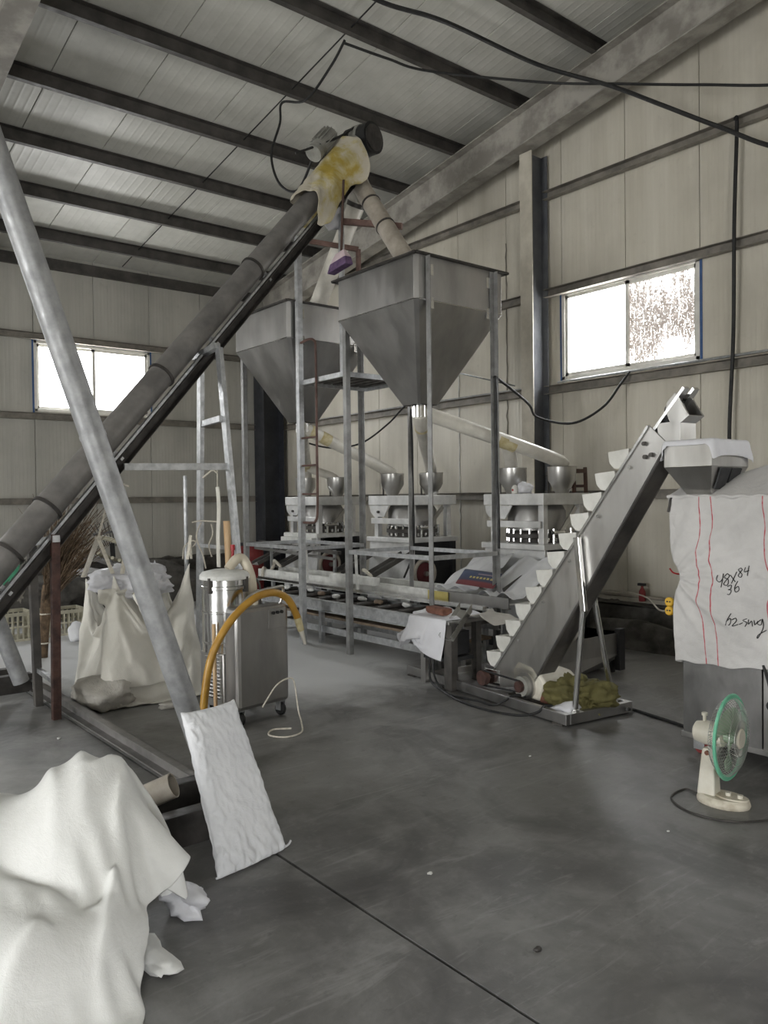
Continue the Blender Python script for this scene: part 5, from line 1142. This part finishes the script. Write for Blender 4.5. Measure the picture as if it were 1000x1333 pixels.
def bulk_bag(label, cx, cy, half, h, zfill, peaks, n=24, seed=1, steps=120, name='bulk_bag', mat='bulk', rise=0.0):
    X, Fc, U = cube_cloth((cx-half, cy-half, .01), (cx+half, cy+half, h), n)
    E = mesh_edges(Fc); r = lens(X, E)
    X = X+np.array([[noise.noise(V(p)*4+V((seed, k*7, 3)))*.03 for k in range(3)] for p in X])
    pin = []; tgt = []
    for (i, j, dz, dxy) in peaks:
        k = int(np.argmin(((U-np.array([i, j, 1]))**2).sum(1))); pin.append(k); X[k] += np.array([dxy[0], dxy[1], dz])
    T = tris_of(Fc)
    def press(c, st): return np.clip(zfill-c[:, 2], 0, 1)*5200*min(1, st/20)
    wv = len(X)
    X = pbd(X, E, r*1.0, None, None, pin=np.array(pin) if pin else None, steps=steps, iters=6, collide=floor_c(.012), tris=T, press=lambda c, st: press(c, st)*1.0, damp=.93, fric=.5)
    X0 = X.copy(); cen = np.array([cx, cy])
    for k in range(len(X)):
        x, y, z = X0[k]; r2 = X0[k, :2]-cen; r2 = r2/(np.linalg.norm(r2)+1e-6); up = min(1, max(0, z)/.3)
        th = math.atan2(r2[1], r2[0])
        c = abs(noise.noise((th*3+z*1.5, z*1.6, seed)))*.055+abs(noise.noise((th*9, z*4, seed+4)))*.02
        X[k, :2] -= r2*c*up; X[k, 2] += .03*noise.noise((x*7, y*7, z*5))*up
    o = single(cloth_mb(X, Fc), name, mat, label, 'bag', loc=(cx, cy, 0)); finish_cloth(o, 1, 0); return o, X, pin
bag, BX, bp = bulk_bag('large cream bulk bag slumped on the floor behind the leaning pipe, hung by straps', 2.60, 6.45, .44, 1.08, .62,
    [(0, 0, -.03, (.06, .08)), (0, 1, -.06, (.08, -.10)), (1, 0, .06, (-.14, .10)), (1, 1, -.05, (-.08, -.08))], seed=3, n=36, steps=90)
pk = [V(BX[k]) for k in bp]
fw = V((RC.T @ np.array([0, 0, -1.0])).tolist())
m = MB()                                                      # flap hanging over the near side
def flap(a, b):
    x = 2.20+.02+.52*a; y = 6.03-.05-.0*a
    return (x, y, 0)
vs = []; fs = []; n1, n2 = 22, 26
bvb = BVHTree.FromPolygons([V(p) for p in BX], [])if False else None
BFc = [tuple(p.vertices) for p in bag.data.polygons]; bvb = BVHTree.FromPolygons([V(p) for p in BX], BFc)
side = V((.776, -.63, 0))
for j in range(n2):
    for i in range(n1):
        a, b = i/(n1-1), j/(n2-1); c0 = V((2.20, 6.03, 0))+side*(-.10+.44*a*(1-.12*(1-b)))
        z = .93-b*(.70+.04*math.sin(a*3))-.06*a
        o_ = c0-V((fw.x, fw.y, 0)).normalized()*1.2; h = bvb.ray_cast(V((o_.x, o_.y, z)), V((fw.x, fw.y, 0)).normalized())
        q = h[0] if h[0] else c0+V((0, 0, z)); q = V((q.x, q.y, z))-V((fw.x, fw.y, 0)).normalized()*(.018+.02*b*b+.012*noise.noise((a*4, b*3, 7)))
        vs.append(q)
fs = [(j*n1+i, j*n1+i+1, (j+1)*n1+i+1, (j+1)*n1+i) for j in range(n2-1) for i in range(n1-1)]
fo = MB().add(vs, fs).build('front_flap', 'bulk', bag); finish_cloth(fo, 1, .004)
sp_ = MB()
hook = V((2.185, 6.255, 1.312))
def strap(p, q, w_=.022, sag=.0):
    return MB().path([p, (V(p)+V(q))/2+V((0, 0, -sag)), q], .01, 8, 6, flat=(w_, .004))
strap(pk[0]-V((0, 0, .04)), hook).build('lift_strap', 'strap', bag, smooth=True)
strap(pk[1]-V((0, 0, .04)), hook).build('lift_strap', 'strap', bag, smooth=True)
q2 = aR(166, 700, pk[0]); strap(V((2.32, 6.12, 1.03)), q2).build('lift_strap', 'strap', bag, smooth=True); strap(V((2.42, 6.08, 1.0)), q2+V((.02, 0, 0))).build('lift_strap', 'strap', bag, smooth=True)
q3 = aR(247, 700, pk[2]); strap(pk[2]-V((0, 0, .03)), q3).build('lift_strap', 'strap', bag, smooth=True)
strap(pk[2]-V((0.05, 0.03, .03)), q3+V((.01, 0, .02)), .014).build('lift_strap', 'strap', bag, smooth=True)
def rope(label, pts, r=.007, nm='rope', mat='rope', cat='rope', sub=6): m = MB(); m.path(pts, r, 8, sub); return single(m, nm, mat, label, cat, loc=V(pts[-1]), smooth=True)
ra = at(.135)-upn*.20
rope('twisted pale rope from the tube conveyor down to the bulk bag strap', [ra, hook+(ra-hook)*.5+V((.004, 0, 0)), hook+V((0, 0, .0))], .009)
m = MB(); m.path([hook+V((math.cos(k*1.3)*.02, math.sin(k*1.3)*.02, .012*math.sin(k*2.1))) for k in range(12)], .008, 6, 3); m.build('rope_knot', 'rope', bag, smooth=True)
rope('rope stub tied over the cross rail behind the leaning pipe', [aR(152, 634, (2.4, 6.2, 1.7)), aR(160, 631, (2.4, 6.2, 1.7)), aR(168, 633, (2.4, 6.2, 1.7))], .008)
bulk_bag('second pale bulk bag partly hidden behind the vacuum drum', 2.86, 6.98, .24, .98, .72, [(.5, .0, .14, (-.0, .0))], n=16, seed=9, steps=90, mat='sack', name='bulk_bag')
crumple('dusty_sack', 'grey_sack', 'dusty grey filled sack lying on the floor under the bulk bag flap', 'sack', (2.18, 6.15, .12), (.23, .22, .13), 23, 4, amp=.3, lo=-.115)
crumple('sack_scrap', 'grey_sack', 'flat scrap of grey sacking on the floor below the bulk bag', 'scrap', (2.62, 5.80, .02), (.14, .08, .025), 25, 3, amp=.5, lo=-.018)
crumple('liner_film', 'film', 'crumpled white inner liner bulging from the top of the bulk bag', 'liner', (2.55, 6.47, .93), (.31, .33, .15), 27, 5, amp=.45)
# upright filled sack in front
def pillow(w_, h_, n1, n2, p, seed, steps=70):
    P = []; idx = {}
    def vid(i, j, s):
        e = i in (0, n1) or j in (0, n2); k = (i, j, 0 if e else s)
        if k not in idx:
            idx[k] = len(P); P.append((w_*(i/n1-.5), h_*(j/n2), (0 if e else s*.012)+.006*noise.noise((i*.5, j*.5, seed+s))))
        return idx[k]
    Fc = []
    for s in (1, -1):
        for j in range(n2):
            for i in range(n1):
                q = (vid(i, j, s), vid(i+1, j, s), vid(i+1, j+1, s), vid(i, j+1, s)); Fc.append(q if s == 1 else q[::-1])
    X = np.array(P); E = mesh_edges(Fc); flat = X.copy(); flat[:, 2] = 0; r = lens(flat, E); T = tris_of(Fc)
    X = pbd(X, E, r, None, None, steps=steps, iters=6, g=0.0, tris=T, press=lambda c, st: np.full(len(c), p), damp=.9, fric=0)
    return X, Fc
PX, PF = pillow(.47, .80, 56, 88, 2400, 3)
PX[:, 0] -= PX[:, 0].mean(); PX[:, 1] -= PX[:, 1].min(); hh = PX[:, 1].max(); hw_ = np.abs(PX[:, 0]).max()
def edge_lift(x): return .045*(1-(x/hw_)**2)                 # the seams sag inwards between the corners: square them up
for k in range(len(PX)):
    x, y, z = PX[k]; b = y/hh
    PX[k, 1] = y-edge_lift(x)*max(0, 1-b*4)
    e = 1-(1-min(1, (hw_*.92-abs(x))/.12 if abs(x) < hw_*.92 else 0))*.2
    near = max(math.exp(-((hw_-abs(x))/.07)**2), math.exp(-(b*hh/.10)**2), math.exp(-((1-b)*hh/.10)**2))
    c = abs(noise.noise((x*5+y*2, y*4-x*3, 3)))*.016*(1-b)+(.3+near)*(abs(noise.noise((x*14+y*4, y*11, 8)))*.016+.010*noise.noise((x*38, y*30, 2)))
    PX[k, 2] = z+(1 if z > 0 else -1)*(-c)*min(1, abs(z)/.03)
PX[:, 1] = np.maximum(PX[:, 1], 0); by = PX[:, 1]/hh
wsc = .88-.20*by; bl, br_ = V((1.535, 3.03, 0)), V((1.915, 3.10, 0)); top = V((1.66, 3.35, .655)); bc = (bl+br_)/2
wx = (br_-bl).normalized(); wy = (top-bc); hy = wy.length; wy = wy.normalized(); wz = wx.cross(wy).normalized(); wy0 = wy
WP = [bc+wx*(x*s*.97)+wy0*(y/hh*hy)+wz*(z*(.95+.25*(1-b))) for (x, y, z), s, b in zip(PX, wsc, by)]
WP = [V((p.x, p.y, max(p.z, .004+.004*math.sin(p.x*60)))) for p in WP]
sk = single(MB().add(WP, PF), 'woven_sack', 'sack', 'filled white woven sack standing upright at the front end of the floor frame', 'sack', loc=(bc.x, bc.y, 0)); finish_cloth(sk, 1, 0)
m = MB(); m.path([bl-wx*.01+V((0, 0, .008)), bl*.7+br_*.3+V((0, -.004, .006)), bl*.3+br_*.7+V((0, .003, .006)), br_+V((0, .0, .010)), br_+wx*.035+V((0, .01, .02))], .005, 8, 6); m.build('sewn_edge', 'sack', sk, smooth=True)
# big white tarp heaped in the near left corner
er, ef = V((.776, -.63, 0)), V((.63, .776, 0))
RFp = lambda r, f, z: er*r+ef*f+V((0, 0, z))
cols = [ell_c(RFp(-1.10, 2.86, .16), (.27, .27, .50)), ell_c(RFp(-1.52, 2.82, .12), (.46, .34, .42)), ell_c(RFp(-1.15, 2.58, .08), (.36, .30, .26)), ell_c(RFp(-1.95, 2.6, .05), (.5, .5, .36)), ell_c(RFp(-1.5, 2.3, .0), (.5, .35, .16))]
nT = 100
def tarp_f(a, b): return tuple(RFp(-2.6+1.66*a+.26*a*b-.12*(1-a), 1.86+1.42*b-.06*a, .70+.05*math.sin(a*16+b*5)+.04*math.sin(b*15-a*7)))
X, E_, B_, Fc = grid_cloth(nT, nT, tarp_f); sc_ = 1.16
I_ = lambda i, j: j*nT+i
B2 = np.array([(I_(i, j), I_(i+7, j)) for j in range(nT) for i in range(nT-7)]+[(I_(i, j), I_(i, j+7)) for j in range(nT-7) for i in range(nT)])
r0 = lens(X, E_)*sc_; Bm = np.concatenate([B_, B2]); b0 = lens(X, Bm)*sc_
X += np.array([[noise.noise(V(p)*3.0+V((5, 2, k*3)))*.06 for k in range(3)] for p in X])
X = pbd(X, E_, r0, Bm, b0, steps=75, iters=8, collide=chain(*cols, floor_c(.006)), fric=.75, kb=.10, damp=.96)
def crease(p0, p1, A, wd):                                     # stiff folds pressed into the coated cloth
    a = np.array(aZ(*p0, .42)[:2]); b = np.array(aZ(*p1, .42)[:2]); ab = b-a; L2 = ab@ab
    q = X[:, :2]-a; t_ = np.clip((q@ab)/L2, 0, 1); d = np.linalg.norm(q-t_[:, None]*ab, axis=1)
    X[:, 2] += 1.5*A*np.exp(-d/(wd*.85))*np.sin(np.pi*np.clip(t_*.9+.1, 0, 1))**.5*np.clip(X[:, 2]/.12, 0, 1)
for c_ in (((165, 1075), (105, 1225), .07, .035), ((178, 1060), (120, 1090), .045, .03), ((0, 1112), (118, 1128), -.07, .045), ((118, 1128), (160, 1100), -.05, .03), ((15, 1200), (95, 1235), -.05, .05), ((0, 1190), (60, 1150), .05, .04),
           ((140, 1230), (200, 1150), .035, .03), ((60, 1060), (75, 1120), .03, .025), ((105, 1045), (112, 1110), .035, .025), ((190, 1090), (215, 1180), .03, .025), ((30, 1290), (150, 1250), -.03, .05)): crease(*c_)
X[:, 2] = np.maximum(X[:, 2], .006)
o = single(cloth_mb(X, Fc), 'white_tarp', 'tarp', 'big white coated tarp heaped in the lower left corner of the photo', 'tarp', loc=RFp(-1.3, 2.6, 0)); finish_cloth(o, 1, .003)
crumple('plastic_scrap', 'film', 'small crumpled white plastic scrap on the floor between tarp and upright sack', 'scrap', RFp(-.79, 3.08, .05), (.07, .10, .05), 33, 3, amp=.9, lo=-.045)
crumple('plastic_scrap', 'tarp', 'long thin white plastic scrap poking out below the tarp edge', 'scrap', RFp(-.83, 2.72, .03), (.06, .13, .028), 35, 3, amp=.6, lo=-.026)
q = (1.52, 3.78, .2); m = MB(); m.pipe(aR(186, 1040, q), aR(226, 1022, q), .062, .006); rl = single(m, 'cloth_roll', 'pvc_dirty', 'cream rolled sheet lying on the beam end behind the tarp', 'roll', loc=aR(200, 1036, q)-V((0, 0, .06)), smooth=True)

# ================================================================== HANGING STRINGS AND ROLLS AT THE TRESTLE
TPt = (3.15, 6.1, 1.3)
rope('thin white cord hanging in a loop from the trestle rail, left one', [aR(283, 605, TPt), aR(283, 634, TPt)], .005)
rope('short curl of white cord stuck out from the trestle rail', [aR(283, 616, TPt), aR(277, 612, TPt), aR(270, 617, TPt), aR(264, 622, TPt)], .008)
m = MB(); m.path([aR(283, 634, TPt), aR(284, 642, TPt), aR(285, 665, TPt), aR(284, 700, TPt), aR(285, 738, TPt)], .02, 10, 5, flat=(.026, .014)); single(m, 'cloth_strip', 'bulk', 'long pale cloth strip hanging on a cord from the trestle rail', 'strip', loc=aR(285, 738, TPt), smooth=True)
m = MB(); m.tube(aR(295, 678, (3.05, 5.9, 1.2)), aR(298, 735, (3.05, 5.9, 1.2)), .028, n=16); single(m, 'tan_roll', 'orange_roll', 'tan orange roll standing behind the vacuum drum', 'roll', loc=aR(298, 735, (3.05, 5.9, 1.2)), smooth=True)
for i, (pts, lab) in enumerate((([(250, 680), (262, 678), (282, 679)], 'white wire running along the lower trestle rail'), ([(262, 680), (256, 695), (258, 708), (264, 722), (268, 740)], 'white wire drooping left below the lower trestle rail'),
        ([(275, 682), (277, 695), (272, 710), (276, 725)], 'white wire drooping in an S below the lower trestle rail'), ([(238, 728), (240, 712), (250, 704), (255, 706), (251, 712)], 'white cord looped over the bulk bag strap by the trestle'))):
    rope(lab, [aR(x, y, (3.0, 6.3, 1.2)) for x, y in pts], .006, 'white_wire', cat='wire')
m = MB(); m.tube(aR(303, 716, (3.0, 5.8, 1.1)), aR(303, 709, (3.0, 5.8, 1.1)), .018, n=12); m.tube(aR(303, 738, (3.0, 5.8, 1.1)), aR(303, 716, (3.0, 5.8, 1.1)), .012, n=10); single(m, 'red_cap_valve', 'red_pl', 'small red capped valve sticking up behind the vacuum drum', 'valve', loc=aR(303, 738, (3.0, 5.8, 1.1)), smooth=True)
g = at(-.05)-upn*.26; vsn = []
m = MB()
for k in range(9): m.path([aR(18+k*1.5, 716+k % 3, g), aR(16+k*1.2, 735, g), aR(8+k*1.6, 752, g), aR(2+k*1.7, 766-(k % 4)*3, g)], .006, 6, 4)
single(m, 'green_string', 'green_pl', 'bright green plastic string bundle hanging from the lower tube end', 'string', loc=aR(15, 716, g), smooth=True, kind='stuff')
m = MB(); rr = random.Random(9)
for k in range(12): m.path([aR(22+rr.random()*12, 728, g), aR(20+rr.random()*14, 745, g), aR(17+rr.random()*18, 765, g), aR(22+rr.random()*10, 778+rr.random()*8, g)], .004, 5, 4)
single(m, 'grey_string', 'girt', 'grey tangled string hanging beside the green string on the lower tube', 'string', loc=aR(28, 728, g), smooth=True, kind='stuff')
# ================================================================== BACK LEFT CLUTTER
bt = V((2.40, 8.55, 0)); t = thing('twig_broom', 'big brown twig broom leaning upright behind the two posts', 'broom', bt)
m = MB(); rr = random.Random(12); tip = V((2.85, 8.25, 1.0))
for k in range(420):
    a, b = rr.gauss(0, .15), rr.gauss(0, .15); l = .35+rr.random()*.65; s = V((2.46+rr.gauss(0, .02), 8.52+rr.gauss(0, .02), .55+rr.random()*.35))
    d = (V((.30, -.24, .78))+V((a*1.6, b*1.6, rr.gauss(0, .12)))).normalized(); e_ = s+d*l
    c2 = s+d*l*.5+V((rr.gauss(0, .02), rr.gauss(0, .02), 0)); m.path([s, c2, e_+V((rr.gauss(0, .05), rr.gauss(0, .05), -.02))], lambda u: .0052*(1-.7*u), 4, 2)
m.build('twigs', 'twig', t, kind='stuff')
m = MB()
for k in range(26):
    a = 2*PI*k/26; m.path([bt+V((math.cos(a)*.035, math.sin(a)*.035, .0)), bt+V((.02+math.cos(a)*.04, math.sin(a)*.04, .35)), bt+V((.06+math.cos(a)*.05, -.03+math.sin(a)*.05, .75))], .012, 5, 2)
m.build('bundle_stem', 'twig', t, kind='stuff')
for z in (.15, .45): m = MB(); m.path([bt+V((z*.06+math.cos(2*PI*k/14)*.055, -.0+math.sin(2*PI*k/14)*.055, z)) for k in range(14)], .008, 6, 1, closed=True); m.build('binding', 'rope', t, smooth=True)
def crate(label, x0, y0, w_, d_, h_, z=0):
    t = thing('plastic_crate', label, 'crate', (x0+w_/2, y0+d_/2, z), 'cream lattice crates by the back wall')
    m = MB()
    for zz, hh_ in ((z+.012, .024), (z+h_-.02, .04), (z+h_*.5, .018)):
        for y in (y0, y0+d_): m.bar((x0, y, zz), (x0+w_, y, zz), .014, hh_)
        for x in (x0, x0+w_): m.bar((x, y0, zz), (x, y0+d_, zz), .014, hh_)
    m.build('rim_rail', 'cream_pl', t)
    m = MB()
    for k in range(11):
        for y in (y0, y0+d_): m.bar((x0+w_*k/10, y, z), (x0+w_*k/10, y, z+h_), .016, .012, up=(0, 1, 0))
        for x in (x0, x0+w_): m.bar((x, y0+d_*k/10, z), (x, y0+d_*k/10, z+h_), .012, .016, up=(0, 1, 0))
    m.build('lattice', 'cream_pl', t, kind='stuff'); m = MB(); m.box(x0+.01, y0+.01, z+.005, x0+w_-.01, y0+d_-.01, z+.02).build('crate_base', 'cream_pl', t)
    MB().box(x0-.01, y0+d_*.35, z+h_*.72, x0+.0, y0+d_*.65, z+h_*.88).build('hand_hole', 'black_rub', t)
crate('cream lattice crate on the floor at the far left edge', 2.05, 9.72, .58, .42, .33)
crate('cream lattice crate behind the two posts', 2.72, 9.78, .55, .42, .30)
t = thing('roller_table', 'low grey steel roller table standing behind the bulk bag', 'table', (3.5, 9.9, 0))
MB().hexa([(3.15, 10.1, .72), (3.5, 9.7, .62), (3.9, 9.9, .62), (3.5, 10.3, .72), (3.15, 10.1, .75), (3.5, 9.7, .65), (3.9, 9.9, .65), (3.5, 10.3, .75)]).build('table_top', 'tube', t)
MB().bar((3.42, 9.95, 0), (3.42, 9.95, .65), .12, .12, up=(0, 1, 0)).build('pedestal', 'tube', t)
for k in range(9): MB().tube(V((3.38, 10.2, 1.0))+V((.07, -.055, -.03))*k, V((3.58, 10.4, .92))+V((.07, -.055, -.03))*k, .022, n=10).build('roller', 'cream_pl', t, smooth=True)
MB().bar((3.34, 10.2, .93), (3.98, 9.7, .66), .03, .05).build('side_rail', 'dark_steel', t); MB().bar((3.56, 10.42, .88), (4.2, 9.9, .62), .03, .05).build('side_rail', 'dark_steel', t)
MB().path([(3.45, 10.1, 1.08), (3.55, 10.0, 1.14), (3.75, 9.85, 1.06), (3.95, 9.7, .98)], .03, 10, 5).build('hose_loop', 'cream_pl', t, smooth=True)
t = thing('office_chair', 'old black office chair with a fanned slatted backrest against the back wall', 'chair', (4.02, 10.9, 0))
m = MB()
for k in range(13):
    a = -.75+k*.125; p = V((3.98, 10.85, .98)); d = V((math.sin(a)*.75, -math.sin(a)*.65, math.cos(a)*.0+.28))
    MB().bar(p+V((.02*k-.1, -.016*k+.08, 0)), p+V((.045*k-.27, -.036*k+.22, .28+.05*math.sin(k*.26))), .012, .008).build('back_slat', 'black_rub', t)
MB().bar((3.78, 11.02, 1.14), (4.22, 10.66, 1.22), .03, .03).build('back_rail', 'black_rub', t)
MB().bar((4.0, 10.84, .45), (3.98, 10.85, 1.02), .06, .03, up=(0, 1, 0)).build('back_post', 'black_rub', t)
MB().box(3.78, 10.6, .42, 4.22, 11.0, .48).build('seat', 'black_rub', t, bevel=.02)
MB().tube((4.0, 10.8, .06), (4.0, 10.8, .42), .03, n=12).build('gas_lift', 'dark_steel', t, smooth=True)
for k in range(5): a = 2*PI*k/5; MB().bar((4.0, 10.8, .08), (4.0+.26*math.cos(a), 10.8+.26*math.sin(a), .03), .05, .04).build('base_arm', 'black_rub', t)
crumple('printed_pouch', 'sack', 'small blue and white printed pouch on the floor behind the rusty post', 'pouch', (2.98, 9.3, .10), (.09, .07, .11), 51, 3, amp=.3, lo=-.1)
crumple('rubble_heap', 'masonry', 'dark dusty rubble heap along the foot of the back wall, left of the posts', 'heap', (2.9, 11.6, .15), (1.0, .4, .45), 53, 4, amp=.5, lo=-.15)
crumple('rubble_heap', 'masonry', 'dark dusty rubble heap below the back wall behind the bulk bags', 'heap', (4.9, 12.0, .12), (1.1, .4, .40), 55, 4, amp=.5, lo=-.12)
crumple('rubble_heap', 'masonry', 'low dark rubble heap on the floor along the plinth at right', 'heap', (7.30, 4.7, .06), (.17, .9, .18), 57, 4, amp=.4, lo=-.06)
t = thing('red_drum', 'dull red drum with dark strapping in the corner beside the navy column', 'drum', (6.75, 11.9, 0))
MB().lathe([(0, 0), (.2, 0), (.205, .3), (.21, .31), (.205, .32), (.2, .85), (0, .85)], (6.75, 11.9, 0), n=24).build('drum_body', 'paper_red', t, smooth=True)
MB().lathe([(.215, .82), (.215, .87), (0, .875)], (6.75, 11.9, 0), n=24).build('drum_lid', 'dark_cab', t, smooth=True)
# things standing on the presses
t = thing('wooden_stool', 'dark wooden stool frame standing on the press table beside the elevator', 'stool', (6.85, 5.12, 1.625))
sx0, sx1, sy0, sy1 = 6.80, 7.05, 5.26, 5.50
for x in (6.84, 7.04):
    for y in (4.98+.26, 5.20+.28): MB().bar((x, y, 1.628), (x, y+.01, 1.90), .03, .03, up=(0, 1, 0)).build('leg', 'wood_d', t)
for y in (5.24, 5.48): MB().bar((6.84, y, 1.86), (7.04, y, 1.86), .02, .04).build('apron', 'wood_d', t)
for x in (6.84, 7.04):
    MB().bar((x, 5.24, 1.86), (x, 5.48, 1.86), .02, .04).build('apron', 'wood_d', t); MB().bar((x, 5.24, 1.70), (x, 5.48, 1.70), .02, .03).build('stretcher', 'wood_d', t)
crumple('paper_heap', 'film', 'white folded paper bag lying between the funnels of the press by the elevator', 'paper', (6.42, 5.55, 1.68), (.07, .09, .06), 61, 3, amp=.5, lo=-.053)
t = thing('filter_cap', 'white cap with a red dot between the funnels of the press by the elevator', 'cap', (6.36, 5.62, 1.627))
MB().lathe([(0, 0), (.035, 0), (.035, .06), (.02, .085), (0, .09)], (6.36, 5.64, 1.627), n=18).build('cap_body', 'white_pl', t, smooth=True); MB().tube((6.327, 5.64, 1.665), (6.323, 5.64, 1.665), .012, n=12).build('red_dot', 'red_pl', t)
q = aX(858, 652, 7.7)
t = thing('spray_bottle', 'small dark red spray bottle on the ledge of the right wall plinth', 'bottle', (7.74, 5.02, .42))
MB().lathe([(0, 0), (.035, 0), (.038, .02), (.036, .11), (.014, .15), (.014, .17), (0, .17)], (7.74, 5.02, .42), n=18).build('bottle_body', 'paper_red', t, smooth=True); MB().box(7.72, 4.98, .59, 7.76, 5.07, .62).build('trigger_head', 'black_rub', t, bevel=.005)

# ================================================================== CABLES
def cable(label, pts, r=.012, mat='black_rub', sub=8): m = MB(); m.path(pts, r, 8, sub); return single(m, 'cable', mat, label, 'cable', loc=V(pts[0]), smooth=True)
cable('thick black cable crossing from the roof purlins down across the gable rafter', [(3.4, 6.2, 6.34), (4.2, 6.02, 6.40), (4.89, 5.93, 6.33), (5.57, 5.79, 6.33), (6.86, 5.70, 6.30), (7.25, 5.05, 5.93), (7.3, 4.49, 5.53), (7.45, 3.95, 5.15), (7.5, 3.3, 4.72), (7.6, 2.2, 4.35), (7.62, 1.1, 4.2)], .022)
cable('thin black cable strung level below the roof towards the right edge', [(4.93, 6.62, 6.27), (5.4, 6.5, 6.22), (5.92, 6.41, 6.22), (7.0, 5.7, 6.15), (7.3, 4.94, 5.92), (7.4, 4.1, 5.60), (7.4, 3.2, 5.25), (7.5, 2.2, 5.1), (7.58, 1.1, 5.2)], .014)
cable('black cable looping down from the purlins to the conveyor head motor', [(4.93, 6.62, 6.30), (4.95, 6.9, 6.16), (4.93, 7.35, 5.98), (4.91, 7.80, 6.12), (4.90, 7.84, 5.9), (4.78, 7.84, 5.5), (4.80, 7.70, 5.14), (4.88, 7.45, 5.02), mo-ax*.2], .014)
cable('black drop cable hanging down the gable wall to the small hopper', [(7.72, 3.93, 5.30), (7.75, 3.93, 5.22), (7.73, 3.95, 4.3), (7.76, 3.98, 3.2), (7.75, 4.02, 2.25), (7.74, 4.0, 1.8), (7.75, 4.0, 1.2)], .02)
cable('black cable hanging in a deep swag below the right window', [(5.62, 5.215, 2.72), (5.75, 5.3, 2.74), (6.3, 5.4, 2.55), aX(700, 543, 7.0), aX(745, 551, 7.3), aX(785, 530, 7.5), aX(808, 500, 7.7), aX(820, 484, 7.78)], .014)
cable('black cable strapped down the right leg of the front hopper', [(5.62, 5.215, 2.72), (5.615, 5.205, 2.5), (5.62, 5.21, 1.9), (5.63, 5.2, 1.4), (5.64, 5.21, 1.1)], .013)
cable('dark cable swinging between the hopper legs behind the platform', [aX(395, 575, 5.6), aX(430, 583, 5.7), aX(470, 577, 5.9), aX(505, 552, 6.0), aX(528, 528, 6.0), (5.75, 6.52, 2.62)], .011)
cable('black cable running down the back leg of the front hopper', [(5.68, 6.52, 2.6), (5.68, 6.50, 2.2), (5.70, 6.52, 1.7), (5.69, 6.50, 1.2), (5.75, 6.6, .95), (5.8, 6.8, .7)], .012)
cable('black cable lying on the floor from the feed table to the elevator motor', [W(.35, .03, .50), W(.37, -.03, .35), W(.40, -.06, .12), W(.55, -.10, .015), W(.80, -.16, .012), W(1.05, -.10, .012), W(1.25, -.09, .02), W(1.35, .02, .10), W(1.38, .10, .08)], .009)
cable('second black cable drooping from the feed table along the elevator pan', [W(.33, .05, .48), W(.34, -.05, .25), W(.38, -.08, .05), W(.6, -.13, .012), W(1.0, -.22, .012), W(1.35, -.2, .012), W(1.55, -.1, .012), W(1.66, -.035, .05), W(1.7, .0, .1), W(1.72, .1, .075)], .009)
cable('black cable from the elevator pan along the floor to the covered machine', [W(1.96, .55, .05), (5.10, 3.38, .012), (5.06, 3.2, .012), (5.0, 2.95, .012), (4.9, 2.70, .012), (4.92, 2.62, .05)], .011)
m = MB()
for k, (y, z) in enumerate(((6.78, 2.95), (6.0, 2.99))): m.path([(7.80, 6.9, 3.02), (7.6, 6.95, 3.05), (6.5, 6.7, 3.06), (5.7, 6.56, 3.08)], .01, 6, 6)
single(m, 'pipe_rail', 'galv', 'pale conduit running from the front hopper leg to the gable wall column', 'conduit', loc=(7.8, 6.9, 3.02), smooth=True)
# crumbs of plaster on the floor
rr = random.Random(5)
for (px, py, s_, lab) in ((560, 1138, .012, 'white plaster crumb on the open floor near the crack'), (870, 1083, .008, 'tiny plaster crumb on the floor left of the fan'), (77, 962, .014, 'white plaster crumb on the floor by the rusty post'), (700, 1238, .016, 'dark crumb with a pale edge on the floor near the bottom'), (690, 985, .008, 'tiny pale crumb on the floor below the elevator')):
    p = aZ(px, py, 0); crumple('plaster_crumb', 'dusty_white' if 'dark' not in lab else 'tube_d', lab, 'crumb', p+V((0, 0, s_*.45)), (s_, s_*.7, s_*.5), int(px), 2, amp=.5)
